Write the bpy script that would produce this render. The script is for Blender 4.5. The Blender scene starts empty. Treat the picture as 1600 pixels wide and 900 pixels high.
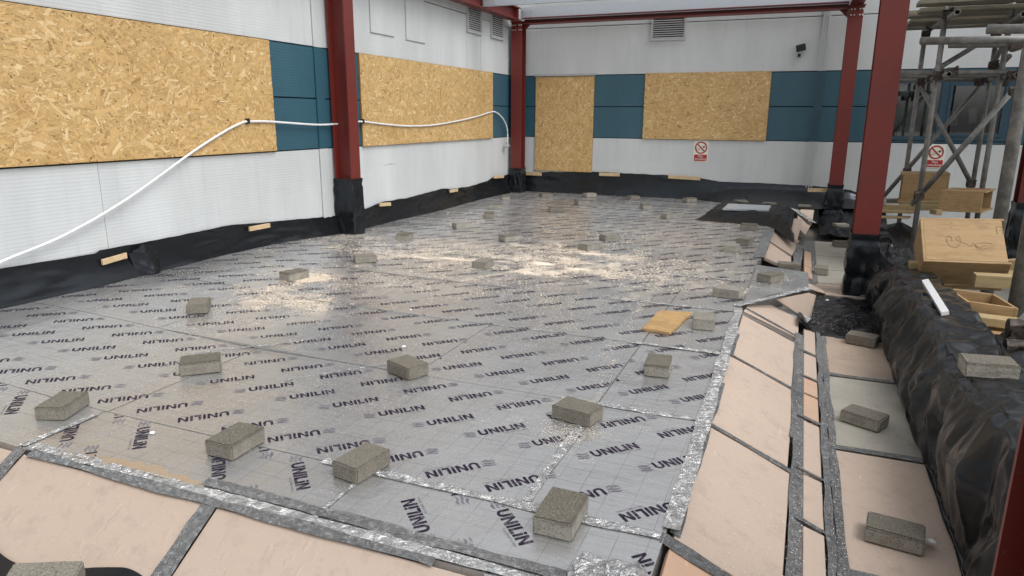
import bpy, bmesh, math, random
import numpy as np
from mathutils import Vector, Matrix, noise
rnd = random.Random(7)
R = math.radians
S = bpy.context.scene
C = S.collection

# ------------------------------------------------------------------ camera
FPX, PITCH, ROLL, YAW, H = 1086.07, .241374, .0055789, .3872765, 1.3
XL, YB = -4.7585, 11.8004                    # the two wall planes
_cp, _sp = math.cos(PITCH), math.sin(PITCH)
FW = Vector((-math.sin(YAW)*_cp, math.cos(YAW)*_cp, -_sp))
_r = Vector((math.cos(YAW), math.sin(YAW), 0)); _u = _r.cross(FW)
RT = math.cos(ROLL)*_r + math.sin(ROLL)*_u
UP = -math.sin(ROLL)*_r + math.cos(ROLL)*_u
CAM = Vector((0, 0, H))
cd = bpy.data.cameras.new('camera'); co = bpy.data.objects.new('camera', cd); C.objects.link(co)
cd.sensor_width = 36; cd.lens = FPX*36/1600; cd.clip_start = .05; cd.clip_end = 500
co.matrix_world = Matrix(((RT.x, UP.x, -FW.x, CAM.x), (RT.y, UP.y, -FW.y, CAM.y), (RT.z, UP.z, -FW.z, CAM.z), (0, 0, 0, 1)))
S.camera = co

# ------------------------------------------------------------------ sky, sun, exposure
SUN_EL, SUN_AZ = R(58), R(108)               # azimuth clockwise from +Y
w = bpy.data.worlds.new('World'); S.world = w; w.use_nodes = True
nt = w.node_tree; nt.nodes.clear()
sky = nt.nodes.new('ShaderNodeTexSky'); sky.sky_type = 'NISHITA'; sky.sun_disc = False
sky.sun_elevation = SUN_EL; sky.sun_rotation = SUN_AZ; sky.dust_density = 4; sky.air_density = 1.0
hs = nt.nodes.new('ShaderNodeHueSaturation'); hs.inputs['Saturation'].default_value = .12
bg = nt.nodes.new('ShaderNodeBackground'); bg.inputs['Strength'].default_value = .15
wo = nt.nodes.new('ShaderNodeOutputWorld')
nt.links.new(sky.outputs[0], hs.inputs['Color']); nt.links.new(hs.outputs[0], bg.inputs[0]); nt.links.new(bg.outputs[0], wo.inputs[0])
sl = bpy.data.lights.new('sun', 'SUN'); sl.energy = .6; sl.angle = R(28); sl.color = (1, .97, .93)
so = bpy.data.objects.new('sun', sl); C.objects.link(so)
sd = Vector((math.sin(SUN_AZ)*math.cos(SUN_EL), math.cos(SUN_AZ)*math.cos(SUN_EL), math.sin(SUN_EL)))
so.rotation_euler = (-sd).to_track_quat('-Z', 'Y').to_euler(); so.location = sd*20
vs = S.view_settings; vs.view_transform = 'Standard'; vs.look = 'None'; vs.gamma = 1; vs.exposure = 0.56
S.render.resolution_x, S.render.resolution_y = 1024, 576

# ------------------------------------------------------------------ pixel helpers (photo pixels 1600x900 -> points of the place)
def ray(x, y): return FW + RT*((x-800)/FPX) - UP*((y-450)/FPX)
def AX(x, y, X): d = ray(x, y); return CAM + d*(X/d.x)
def AY(x, y, Y): d = ray(x, y); return CAM + d*(Y/d.y)
def AZ(x, y, z): d = ray(x, y); return CAM + d*((z-H)/d.z)
def sm(t): t = max(0, min(1, t)); return t*t*(3-2*t)
def fz(X, Y): return .075*sm((-2.6-X)/2.1)*sm((6.9-Y)/1.6)   # boards ride up a little towards the left wall
def F(x, y):
    z = 0
    for i in range(6): q = AZ(x, y, z); z = fz(q.x, q.y)
    return q

# ------------------------------------------------------------------ materials
MATS = {}
class NT:
    def __init__(s, name):
        s.m = bpy.data.materials.new(name); s.m.use_nodes = True; s.t = s.m.node_tree
        s.b = s.t.nodes['Principled BSDF']; s.o = s.t.nodes['Material Output']; MATS[name] = s.m
    def n(s, typ, **kw):
        nd = s.t.nodes.new(typ)
        for k, v in kw.items():
            if k.startswith('i_'):
                k = k[2:]; k = int(k) if k.isdigit() else k.replace('_', ' ')
                nd.inputs[k].default_value = v
            else: setattr(nd, k, v)
        return nd
    def l(s, a, b): s.t.links.new(a, b)
    def pos(s): return s.n('ShaderNodeNewGeometry').outputs['Position']
    def obc(s): return s.n('ShaderNodeTexCoord').outputs['Object']
    def scale(s, v, sc, rot=(0,0,0)):
        m = s.n('ShaderNodeMapping'); s.l(v, m.inputs[0]); m.inputs['Scale'].default_value = sc; m.inputs['Rotation'].default_value = rot; return m.outputs[0]
    def noise(s, v, sc, det=4, rough=.55, dist=0):
        x = s.n('ShaderNodeTexNoise'); s.l(v, x.inputs['Vector']); x.inputs['Scale'].default_value = sc; x.inputs['Detail'].default_value = det
        x.inputs['Roughness'].default_value = rough; x.inputs['Distortion'].default_value = dist; return x.outputs['Fac']
    def ramp(s, f, stops):
        r = s.n('ShaderNodeValToRGB'); s.l(f, r.inputs[0]); e = r.color_ramp.elements
        while len(e) < len(stops): e.new(.5)
        for i, (p, c) in enumerate(stops): e[i].position = p; e[i].color = (c, c, c, 1) if isinstance(c, (int, float)) else (*c, 1)
        return r.outputs[0]
    def mix(s, f, a, b, typ='MIX'):
        m = s.n('ShaderNodeMix', data_type='RGBA', blend_type=typ)
        for v, i in ((f, 0), (a, 6), (b, 7)):
            if isinstance(v, (int, float)): m.inputs[i].default_value = v if i == 0 else (v, v, v, 1)
            elif isinstance(v, tuple): m.inputs[i].default_value = (*v, 1)
            else: s.l(v, m.inputs[i])
        return m.outputs[2]
    def math(s, op, a, b=0.0):
        m = s.n('ShaderNodeMath', operation=op)
        for v, i in ((a, 0), (b, 1)):
            if isinstance(v, (int, float)): m.inputs[i].default_value = v
            else: s.l(v, m.inputs[i])
        return m.outputs[0]
    def bump(s, h, st, dist=.01, prev=None):
        b = s.n('ShaderNodeBump'); b.inputs['Strength'].default_value = st; b.inputs['Distance'].default_value = dist; s.l(h, b.inputs['Height'])
        if prev: s.l(prev, b.inputs['Normal'])
        return b.outputs[0]
    def set(s, **kw):
        for k, v in kw.items():
            i = s.b.inputs[k.replace('_', ' ')]
            if isinstance(v, (int, float)): i.default_value = v
            elif isinstance(v, tuple): i.default_value = (*v, 1)
            else: s.l(v, i)
        return s
    def rand(s): return s.n('ShaderNodeObjectInfo').outputs['Random']

def wall_mat(name, col, rough=.45):
    t = NT(name); p = t.pos(); sep = t.n('ShaderNodeSeparateXYZ'); t.l(p, sep.inputs[0])
    ph = t.math('MULTIPLY', sep.outputs[2], 2*math.pi/.026); wv = t.math('SINE', ph)
    rib = t.math('POWER', t.math('MULTIPLY', t.math('ADD', wv, 1), .5), 3)
    d1 = t.noise(t.scale(p, (1.2, 1.2, .35)), 1.6, 5); d2 = t.noise(t.scale(p, (9, 9, .7)), 2, 4)
    st = t.mix(t.ramp(d1, [(.38, 1), (.7, 0)]), col, tuple(c*.86 for c in col))
    st = t.mix(t.ramp(d2, [(.54, 0), (.8, .4)]), st, tuple(c*.72 for c in col))
    sp = t.noise(p, 60, 2); st = t.mix(t.ramp(sp, [(.72, 0), (.8, .35)]), st, tuple(c*.5 for c in col))
    t.set(Base_Color=st, Roughness=rough, Normal=t.bump(rib, .2, .004))
wall_mat('wall_grey', (.575, .6, .605)); wall_mat('wall_teal', (.034, .103, .142), .4)

t = NT('osb'); a = t.n('ShaderNodeVertexColor', layer_name='Col'); p = t.pos()
t.set(Base_Color=t.mix(t.ramp(t.noise(p, 1.3, 3), [(.45, 0), (.8, .25)]), a.outputs[0], (.38, .21, .06), 'MIX'), Roughness=.55, Normal=t.bump(t.noise(p, 130, 4), .25, .003))
t = NT('osb_edge'); t.set(Base_Color=t.ramp(t.noise(t.pos(), 90, 4), [(.3, (.16, .08, .025)), (.7, (.5, .3, .11))]), Roughness=.7)

t = NT('red_oxide'); p = t.pos(); n1 = t.noise(p, 3, 5); n2 = t.noise(p, 40, 3)
c = t.mix(t.ramp(n1, [(.35, 0), (.75, 1)]), (.145, .0165, .0115), (.12, .02, .015))
t.set(Base_Color=t.mix(t.ramp(n2, [(.66, 0), (.75, .5)]), c, (.2, .07, .055)), Roughness=.5, Normal=t.bump(n2, .08, .003))

t = NT('galvanised'); p = t.pos(); v = t.n('ShaderNodeTexVoronoi'); t.l(p, v.inputs[0]); v.inputs['Scale'].default_value = 60
t.set(Base_Color=t.mix(.08, (.5, .54, .58), v.outputs['Color'], 'MULTIPLY'), Metallic=.55, Roughness=t.ramp(t.noise(p, 20), [(.3, .35), (.7, .55)]))
t = NT('scaffold_steel'); p = t.pos(); n1 = t.noise(p, 9, 6, .7)
t.set(Base_Color=t.ramp(n1, [(.3, (.10, .1, .095)), (.52, (.2, .2, .19)), (.72, (.33, .32, .29))]), Metallic=.5, Roughness=t.ramp(n1, [(.3, .45), (.7, .65)]), Normal=t.bump(t.noise(p, 60), .2, .004))
t = NT('coupler_steel'); p = t.pos(); t.set(Base_Color=t.ramp(t.noise(p, 40, 4), [(.35, (.02, .018, .016)), (.7, (.11, .085, .07))]), Metallic=.4, Roughness=.6)

t = NT('black_plastic'); p = t.pos(); wr = t.noise(p, 3, 2); spk = t.ramp(t.noise(p, 170, 1), [(.78, 0), (.82, .5)])
pt = t.ramp(t.noise(p, 3, 3), [(.45, 0), (.65, 1)])
va = t.n('ShaderNodeVectorMath', operation='ADD'); t.l(t.scale(p, (5.5, 5.5, 2.6), (.35, .2, .3)), va.inputs[0]); t.l(wr, va.inputs[1])
vo = t.n('ShaderNodeTexVoronoi'); t.l(va.outputs[0], vo.inputs['Vector']); vo.inputs['Scale'].default_value = 1.0
vb = t.n('ShaderNodeTexVoronoi'); t.l(t.scale(p, (15, 15, 8), (.5, .9, .2)), vb.inputs['Vector']); vb.inputs['Scale'].default_value = 1.0
b2 = t.bump(t.noise(p, 14, 2), .08, .01)
t.set(Base_Color=t.mix(t.math('MULTIPLY', spk, pt), (.009, .0095, .0105), (.35, .34, .31)), Roughness=t.ramp(t.noise(p, 3), [(.3, .22), (.7, .32)]), Normal=b2); t.b.inputs['Specular IOR Level'].default_value = .45; t.b.inputs['Specular Tint'].default_value = (.78, .88, 1, 1)

t = NT('dull_plastic'); p = t.pos(); t.set(Base_Color=t.mix(t.ramp(t.noise(p, 5, 4), [(.4, 0), (.8, .3)]), (.009, .0095, .0105), (.03, .03, .031)), Roughness=.45, Normal=t.bump(t.noise(p, 14, 2), .08, .01)); t.b.inputs['Specular IOR Level'].default_value = .22; t.b.inputs['Specular Tint'].default_value = (.75, .87, 1, 1)

def foil_common(t, p, base, rough0, rough1, dustamt, grid):
    sx = t.noise(t.scale(p, (3.5, 60, 30)), 1, 5, .65); crk = t.noise(p, 38, 5, .6, .6); big = t.noise(p, 2.2, 4)
    col = t.mix(t.ramp(sx, [(.3, 0), (.75, 1)]), tuple(c*.86 for c in base), base)
    if grid:
        sep = t.n('ShaderNodeSeparateXYZ'); t.l(p, sep.inputs[0])
        lines = None
        for i in (0, 1):
            fr = t.math('FRACT', t.math('MULTIPLY', t.math('ADD', sep.outputs[i], 50.033), 10.2)); ln = t.math('LESS_THAN', fr, .022)
            lines = ln if lines is None else t.math('MAXIMUM', lines, ln)
        wear = t.ramp(t.noise(p, 6, 3), [(.35, .25), (.65, .8)])
        col = t.mix(t.math('MULTIPLY', lines, wear), col, (.1, .1, .12))
    t.set(Base_Color=col, Metallic=.93, Roughness=t.ramp(big, [(.3, rough0), (.7, rough1)]))
    hh = t.mix(.5, sx, crk); t.set(Normal=t.bump(hh, .55, .008, t.bump(t.noise(p, 3.5, 3), .4, .03)))
    d = t.n('ShaderNodeBsdfDiffuse'); d.inputs[0].default_value = (.37, .372, .37, 1)
    m = t.n('ShaderNodeMixShader'); dn = t.noise(p, 1.4, 7, .68); fn = t.noise(p, 70, 3, .7)
    fac = t.math('MULTIPLY', t.math('ADD', t.ramp(dn, [(.35, .3), (.66, 1.1)]), t.ramp(fn, [(.55, 0), (.75, .5)])), dustamt)
    t.l(fac, m.inputs[0]); t.l(t.b.outputs[0], m.inputs[1]); t.l(d.outputs[0], m.inputs[2]); t.l(m.outputs[0], t.o.inputs[0])
t = NT('foil'); foil_common(t, t.pos(), (.7, .705, .71), .17, .34, .33, True)
t = NT('foil_tape'); p = t.pos(); foil_common(t, p, (.64, .65, .66), .18, .34, .22, False)
n1 = t.noise(p, 24, 4, .6, 1.5); rg = t.math('ABSOLUTE', t.math('SUBTRACT', n1, .5)); t.set(Normal=t.bump(t.ramp(rg, [(0, 1), (.14, 0)]), .7, .01))
t = NT('painted_glint_tape'); p = t.pos(); foil_common(t, p, (.3, .315, .33), .14, .3, .22, False)
n1 = t.noise(t.scale(p, (1, 1, 1), (0, 0, .5)), 42, 5, .75, 1); t.set(Normal=t.bump(n1, 1, .03), Base_Color=t.ramp(t.noise(p, 55, 5, .8), [(.3, (.08, .085, .09)), (.52, (.3, .31, .325)), (.7, (.75, .76, .78))]))  # foil tape: dark reflections and bright sparkle painted into the base colour
t = NT('print_ink'); p = t.pos(); t.set(Base_Color=t.mix(t.ramp(t.noise(p, 45, 3), [(.5, 0), (.72, .5)]), (.018, .011, .028), (.2, .19, .22)), Roughness=.7); t.b.inputs['Specular IOR Level'].default_value = .2
t = NT('print_ink_faint'); p = t.pos(); t.set(Base_Color=t.mix(t.ramp(t.noise(p, 60, 3), [(.4, .1), (.7, .6)]), (.085, .075, .11), (.4, .4, .4)), Roughness=.5)

def foam(name, col, dirt, amt=.35):
    t = NT(name); p = t.pos(); n1 = t.noise(p, 2.5, 4); n2 = t.noise(t.scale(p, (1, 1, 1), (0, 0, .6)), 30, 4, .6); n3 = t.noise(p, 110, 2)
    c = t.mix(t.ramp(n1, [(.35, 0), (.7, amt)]), col, dirt); c = t.mix(t.ramp(t.noise(p, 12, 6, .7), [(.52, 0), (.75, .6)]), c, tuple(x*.78 for x in dirt))
    c = t.mix(t.ramp(n3, [(.69, 0), (.76, .6)]), c, tuple(x*.4 for x in dirt)); c = t.mix(t.ramp(t.noise(t.scale(p, (40, 9, 20), (0, 0, .8)), 1, 3), [(.68, 0), (.75, .5)]), c, tuple(min(.8, x*1.35) for x in col))
    dents = t.ramp(t.noise(t.scale(p, (18, 7, 12), (0, 0, .7)), 1, 2), [(.62, 0), (.72, 1)])
    t.set(Base_Color=c, Roughness=.75, Normal=t.bump(dents, .3, .005, t.bump(n2, .15, .005)))
foam('foam_pink', (.46, .365, .297), (.395, .315, .258)); foam('foam_peach', (.5, .32, .22), (.43, .315, .235), .6)
foam('damp_dust', (.36, .275, .185), (.3, .23, .16), .8); foam('foam_grey', (.37, .345, .295), (.28, .265, .225), .8); foam('foam_brown', (.41, .315, .245), (.33, .265, .21), .8)

t = NT('concrete'); p = t.obc(); ob = t.rand(); n1 = t.noise(p, 14, 5, .65); n2 = t.noise(p, 150, 3); g = t.n('ShaderNodeNewGeometry')
ob2 = t.math('FRACT', t.math('MULTIPLY', ob, 13.7)); base = t.mix(ob2, (.17, .152, .122), (.36, .34, .295)); moss = t.mix(t.ramp(n1, [(.45, 0), (.68, .55)]), base, (.11, .1, .08))
sep = t.n('ShaderNodeSeparateXYZ'); t.l(p, sep.inputs[0])
topm = t.math('MULTIPLY', t.ramp(sep.outputs[2], [(.05, 0), (.06, .8)]), t.ramp(t.math('FRACT', t.math('MULTIPLY', ob, 7.3)), [(.2, .3), (.55, 1)]))
c = t.mix(topm, moss, (.085, .074, .054))
c = t.mix(t.ramp(n2, [(.56, 0), (.66, .5)]), c, (.36, .345, .31)); c = t.mix(t.ramp(n2, [(.32, .75), (.43, 0)]), c, (.05, .046, .036))
t.set(Base_Color=c, Roughness=.9, Normal=t.bump(n2, .5, .004, t.bump(n1, .4, .01)))

def wood(name, c0, c1, dark, sc=(2.0, 14, 14)):
    t = NT(name); p = t.obc(); ob = t.rand()
    v = t.n('ShaderNodeVectorMath', operation='ADD'); t.l(p, v.inputs[0]); t.l(ob, v.inputs[1])
    n1 = t.noise(t.scale(v.outputs[0], sc), 2.2, 5, .6, .8); n2 = t.noise(v.outputs[0], 7, 3); kn = t.noise(v.outputs[0], 22, 2)
    c = t.ramp(n1, [(.3, c0), (.55, c1), (.72, c0)]); c = t.mix(t.ramp(n2, [(.5, 0), (.8, .6)]), c, dark); c = t.mix(t.ramp(kn, [(.7, 0), (.77, .7)]), c, tuple(x*.4 for x in dark))
    t.set(Base_Color=c, Roughness=.65, Normal=t.bump(n1, .15, .004))
wood('plywood', (.27, .165, .07), (.36, .24, .115), (.17, .1, .04)); wood('timber', (.29, .21, .1), (.39, .295, .155), (.19, .13, .06), (1.5, 22, 22))
wood('batten', (.45, .32, .17), (.58, .44, .27), (.3, .2, .1)); wood('old_plank', (.13, .115, .08), (.22, .2, .15), (.07, .06, .045), (1.2, 20, 20))
wood('orange_ply', (.34, .2, .075), (.46, .3, .13), (.12, .06, .02), (2, 18, 18))
t = NT('sawdust'); t.set(Base_Color=t.mix(t.noise(t.pos(), 300, 1), (.77, .65, .52), (.85, .77, .66)), Roughness=1); t.b.inputs['Specular IOR Level'].default_value = 0
def plain(name, col, rough=.5, metal=0):
    t = NT(name); n = t.noise(t.pos(), 25, 4)
    t.set(Base_Color=t.mix(t.ramp(n, [(.4, 0), (.75, .25)]), col, tuple(x*.6 for x in col)), Roughness=rough, Metallic=metal)
plain('white_plastic', (.74, .75, .76), .35); plain('white_scrap', (.78, .77, .74), .6); plain('sign_cream', (.74, .74, .64), .45); plain('sign_red', (.38, .022, .028), .45)
plain('sign_black', (.05, .05, .045), .5); plain('louvre_grey', (.45, .465, .47), .45); plain('void_black', (.006, .006, .007), .8); plain('joint_dark', (.03, .032, .034), .8)
plain('frame_blue', (.02, .055, .085), .4); plain('black_rubber', (.012, .012, .013), .5); plain('bolt_zinc', (.62, .62, .6), .35, .6); plain('brass', (.4, .28, .1), .35, .8)
plain('room_wall', (.5, .53, .52), .8); plain('curtain', (.42, .44, .43), .9); plain('dark_cloth', (.012, .012, .014), .9); plain('hivis', (.42, .5, .04), .7); plain('paper', (.6, .61, .6), .7); plain('cupboard_white', (.45, .48, .5), .5)
plain('lintel_grey', (.4, .41, .41), .45); plain('pencil', (.25, .155, .065), .8); plain('spray_red', (.4, .09, .05), .7)
t = NT('ground_concrete'); p = t.pos(); t.set(Base_Color=t.ramp(t.noise(p, 3, 7, .65), [(.3, (.09, .085, .075)), (.7, (.2, .19, .17))]), Roughness=.9, Normal=t.bump(t.noise(p, 50, 4), .4, .01))
t = NT('glass'); tr = t.n('ShaderNodeBsdfTransparent'); tr.inputs[0].default_value = (.75, .8, .79, 1); gl = t.n('ShaderNodeBsdfGlossy'); gl.inputs['Roughness'].default_value = .02
fr = t.n('ShaderNodeFresnel'); fr.inputs[0].default_value = 1.5; mx = t.n('ShaderNodeMixShader'); t.l(t.math('ADD', fr.outputs[0], .13), mx.inputs[0]); t.l(tr.outputs[0], mx.inputs[1]); t.l(gl.outputs[0], mx.inputs[2]); t.l(mx.outputs[0], t.o.inputs[0])

# ------------------------------------------------------------------ mesh helpers
WORLD = {}
class MB:
    def __init__(s): s.v = []; s.f = []
    def poly(s, pts):
        i = len(s.v); s.v += [tuple(p) for p in pts]; s.f.append(tuple(range(i, i+len(pts)))); return s
    def hexa(s, p):                       # 8 points: bottom 4 ccw, top 4 ccw
        i = len(s.v); s.v += [tuple(q) for q in p]
        s.f += [(i+3, i+2, i+1, i), (i+4, i+5, i+6, i+7)] + [(i+a, i+(a+1) % 4, i+4+(a+1) % 4, i+4+a) for a in range(4)]; return s
    def box(s, x0, x1, y0, y1, z0, z1):
        return s.hexa([(x0, y0, z0), (x1, y0, z0), (x1, y1, z0), (x0, y1, z0), (x0, y0, z1), (x1, y0, z1), (x1, y1, z1), (x0, y1, z1)])
    def obox(s, o, ex, ey, ez):           # box from corner o with three edge vectors (right-handed)
        o, ex, ey, ez = map(Vector, (o, ex, ey, ez))
        return s.hexa([o, o+ex, o+ex+ey, o+ey, o+ez, o+ex+ez, o+ex+ey+ez, o+ey+ez])
    def slab(s, pts, nrm):                # polygon pts (top) extruded by -nrm
        nrm = Vector(nrm); n = len(pts); i = len(s.v)
        s.v += [tuple(Vector(q)) for q in pts] + [tuple(Vector(q)-nrm) for q in pts]
        s.f.append(tuple(range(i, i+n))); s.f.append(tuple(range(i+2*n-1, i+n-1, -1)))
        s.f += [(i+k, i+n+k, i+n+(k+1) % n, i+(k+1) % n) for k in range(n)]; return s
    def tube(s, a, b, r, n=10, cap=True, hollow=False):
        a, b = Vector(a), Vector(b); d = (b-a).normalized(); u = d.orthogonal().normalized(); v = d.cross(u)
        i = len(s.v); rings = [(a, r), (b, r)]
        if hollow: rings = [(a+d*.1, r*.8), (a, r*.8), (a, r), (b, r), (b, r*.8), (b-d*.1, r*.8)]
        for q, rr in rings: s.v += [tuple(q + (u*math.cos(2*math.pi*k/n) + v*math.sin(2*math.pi*k/n))*rr) for k in range(n)]
        for j in range(len(rings)-1):
            s.f += [(i+j*n+k, i+j*n+(k+1) % n, i+(j+1)*n+(k+1) % n, i+(j+1)*n+k) for k in range(n)]
        if cap:
            s.f.append(tuple(range(i+n-1, i-1, -1))); m = i+(len(rings)-1)*n; s.f.append(tuple(range(m, m+n)))
        return s
    def path(s, pts, r, n=8):
        pts = [Vector(q) for q in pts]; i = len(s.v); m = len(pts)
        for j, q in enumerate(pts):
            d = (pts[min(j+1, m-1)]-pts[max(j-1, 0)]).normalized(); u = Vector((0, 0, 1)).cross(d)
            u = u.normalized() if u.length > .1 else Vector((1, 0, 0)); v = d.cross(u)
            s.v += [tuple(q + (u*math.cos(2*math.pi*k/n) + v*math.sin(2*math.pi*k/n))*r) for k in range(n)]
        for j in range(m-1): s.f += [(i+j*n+k, i+j*n+(k+1) % n, i+(j+1)*n+(k+1) % n, i+(j+1)*n+k) for k in range(n)]
        s.f.append(tuple(range(i+n-1, i-1, -1))); s.f.append(tuple(range(i+(m-1)*n, i+m*n))); return s
    def grid(s, nu, nv, fn):
        i = len(s.v); s.v += [tuple(fn(a/nu, b/nv)) for b in range(nv+1) for a in range(nu+1)]
        s.f += [(i+b*(nu+1)+a, i+b*(nu+1)+a+1, i+(b+1)*(nu+1)+a+1, i+(b+1)*(nu+1)+a) for b in range(nv) for a in range(nu)]; return s
def wloc(o): return WORLD.get(o.name, Vector((0, 0, 0))) if o else Vector((0, 0, 0))
def tag(o, label=None, cat=None, group=None, kind=None):
    for k, v in (('label', label), ('category', cat), ('group', group), ('kind', kind)):
        if v: o[k] = v
    return o
def obj(name, mb, mat, parent=None, bevel=0, smooth=False, origin=None, label=None, cat=None, group=None, kind=None, fix=False):
    V = np.array(mb.v, float)
    if origin is None: origin = Vector(((V[:, 0].min()+V[:, 0].max())/2, (V[:, 1].min()+V[:, 1].max())/2, V[:, 2].min()))
    origin = Vector(origin); V = V - np.array(origin)
    me = bpy.data.meshes.new(name); me.from_pydata(V.tolist(), [], mb.f)
    if bevel or fix:
        bm = bmesh.new(); bm.from_mesh(me)
        if fix: bmesh.ops.recalc_face_normals(bm, faces=bm.faces)
        if bevel: bmesh.ops.bevel(bm, geom=[e for e in bm.edges if e.is_manifold and e.calc_face_angle(0) > .5], offset=bevel, segments=1, affect='EDGES')
        bm.to_mesh(me); bm.free()
    if smooth: me.polygons.foreach_set('use_smooth', [True]*len(me.polygons))
    me.materials.append(MATS[mat]); me.update()
    o = bpy.data.objects.new(name, me); C.objects.link(o); WORLD[o.name] = origin
    o.parent = parent; o.location = origin - wloc(parent)
    return tag(o, label, cat, group, kind)
def thing(name, loc, label, cat, group=None, kind=None):
    o = bpy.data.objects.new(name, None); C.objects.link(o); o.location = loc; o.empty_display_size = .1; WORLD[o.name] = Vector(loc)
    return tag(o, label, cat, group, kind)
def interp(tab, x):
    if x <= tab[0][0]: return tab[0][1]
    for (a, p), (b, q) in zip(tab, tab[1:]):
        if x <= b: return p + (q-p)*(x-a)/(b-a)
    return tab[-1][1]
def N3(x, y, z, o=0): return noise.fractal(Vector((x+o*17.3, y+o*5.1, z-o*9.7)), 1.0, 2.0, 4)
_HT = np.random.RandomState(11).uniform(-1, 1, (8, 64, 64))
def facet(a, b, k):
    a += .55*noise.noise(Vector((a*.45, b*.45, k*3.1))); b += .55*noise.noise(Vector((a*.5+9, b*.5, k*1.7)))
    i, j = math.floor(a), math.floor(b); fa, fb = a-i, b-j; T = _HT[k % 8]
    h00, h10, h01, h11 = T[i % 64][j % 64], T[(i+1) % 64][j % 64], T[i % 64][(j+1) % 64], T[(i+1) % 64][(j+1) % 64]
    if (i*7+j*13) % 3:
        return h00+(h10-h00)*fa+(h11-h10)*fb if fa > fb else h00+(h11-h01)*fa+(h01-h00)*fb
    return h00+(h10-h00)*fa+(h01-h00)*fb if fa+fb < 1 else h11+(h01-h11)*(1-fa)+(h10-h11)*(1-fb)
def tri(x): return 1-abs((x % 2)-1)*2
def crease(s, v, k):
    w1, w2, w3 = (noise.noise(Vector((s*1.3+k, v*1.1, q))) for q in (1.7, 8.3, 15.1))
    a1, a2, a3 = (max(.15, .6+.9*noise.noise(Vector((s*.9+k, v*.6, q)))) for q in (4.4, 21.9, 33.3))
    return .6*facet(2.2*s+.8*v, 1.6*v-.5*s, int(k))+.3*facet(5.1*s-1.2*v, 3.1*v+.9*s, int(k)+3)+.15*a1*tri(3.1*s-1.25*v+1.1*w2)
def ridge(x, y, z, o=0): return 1-abs(noise.noise(Vector((x+o*11.7, y-o*3.3, z+o*7.1))))*2

# ------------------------------------------------------------------ ground
g = MB().poly([(-80, -80, -.32), (80, -80, -.32), (80, 80, -.32), (-80, 80, -.32)])
obj('ground', g, 'ground_concrete', kind='structure', label='rough grey concrete ground under the works')

# ------------------------------------------------------------------ the building: two clad walls meeting in a corner
bld = thing('building', (XL, YB, -.32), 'grey clad building with a teal band and a window behind the scaffold', 'building')
ZB, ZM, ZT, ZS, ZTOP = .96, 1.475, 1.99, 2.765, 3.75
core = MB().box(XL-.5, XL-.07, -4, YB+.5, -.3, ZTOP).box(XL-.07, 1.0, YB+.07, YB+.5, -.3, ZTOP).box(1.0, 2.65, YB+.07, YB+.5, -.3, ZB+.02).box(1.0, 2.65, YB+.07, YB+.5, ZT-.1, ZTOP).box(2.65, 9, YB+.07, YB+.5, -.3, ZTOP)
obj('wall_core', core, 'joint_dark', bld)
def lpanel(y0, y1, z0, z1, mat='wall_grey', d=0): obj('wall_panel' if mat == 'wall_grey' else 'band_panel', MB().box(XL-.068, XL-d, y0+(.0015 if 0 < y0 < 6 else .004), y1-(.0015 if 0 < y1 < 6 else .004), z0+.006, z1-.006), mat, bld, bevel=.0015)
def bpanel(x0, x1, z0, z1, mat='wall_grey', d=0): obj('wall_panel' if mat == 'wall_grey' else 'band_panel', MB().box(x0+.004, x1-.004, YB+d, YB+.068, z0+.006, z1-.006), mat, bld, bevel=.003)
for z0, z1, m in ((-.3, ZB, 'wall_grey'), (ZB, ZM, 'wall_teal'), (ZM, ZT, 'wall_teal'), (ZT, ZS, 'wall_grey'), (ZS, ZTOP, 'wall_grey')):
    cuts = [-4, 6.2, 11.796] if m == 'wall_teal' else ([-4, 3.62, 6.2, 11.796] if z1 == ZB else ([-4, 6.2, 9.82, 10.33, 11.796] if z1 == ZS else [-4, 6.2, 11.796]))
    for y0, y1 in zip(cuts, cuts[1:]): lpanel(y0, y1, z0, z1, m)
    if m == 'wall_teal':
        bpanel(XL, .15, z0, z1, m); bpanel(.15, 1.08, z0, z1, m); bpanel(2.62, 9, z0, z1, m)
    else:
        bpanel(XL, .15, z0, z1, m); bpanel(.15, 3.1, z0, z1, m); bpanel(3.1, 9, z0, z1, m)
# vertical joint covers
for z0, z1, m in ((-.3, ZB, 'wall_grey'), (ZB, ZT, 'wall_teal'), (ZT, ZTOP, 'wall_grey')):
    obj('joint_cover', MB().box(XL+.002, XL+.014, 6.2, 6.34, z0+.002, z1-.002), m, bld)
    obj('joint_cover', MB().box(.1, .215, YB-.014, YB-.002, z0+.002, z1-.002).box(.115, .13, YB-.022, YB-.014, z0+.002, z1-.002).box(.15, .165, YB-.022, YB-.014, z0+.002, z1-.002).box(.185, .2, YB-.022, YB-.014, z0+.002, z1-.002), m, bld)
# service hatches on the left wall
for y0, y1, z0 in ((7.27, 7.78, 2.245), (8.07, 8.55, 2.24)):
    h = obj('hatch', MB().box(XL+.001, XL+.006, y0-.006, y1+.006, z0-.008, 3.0), 'lintel_grey', bld)
    obj('hatch_cover', MB().box(XL+.006, XL+.014, y0, y1, z0, 2.99), 'wall_grey', h, bevel=.003)
obj('scuff_mark', MB().grid(10, 1, lambda u, v: (XL+.0015, 7.45+.3*u, .705+.012*u+.012*math.sin(math.pi*u)*v*(1+.5*math.sin(u*17)))), 'lintel_grey', bld)
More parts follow.
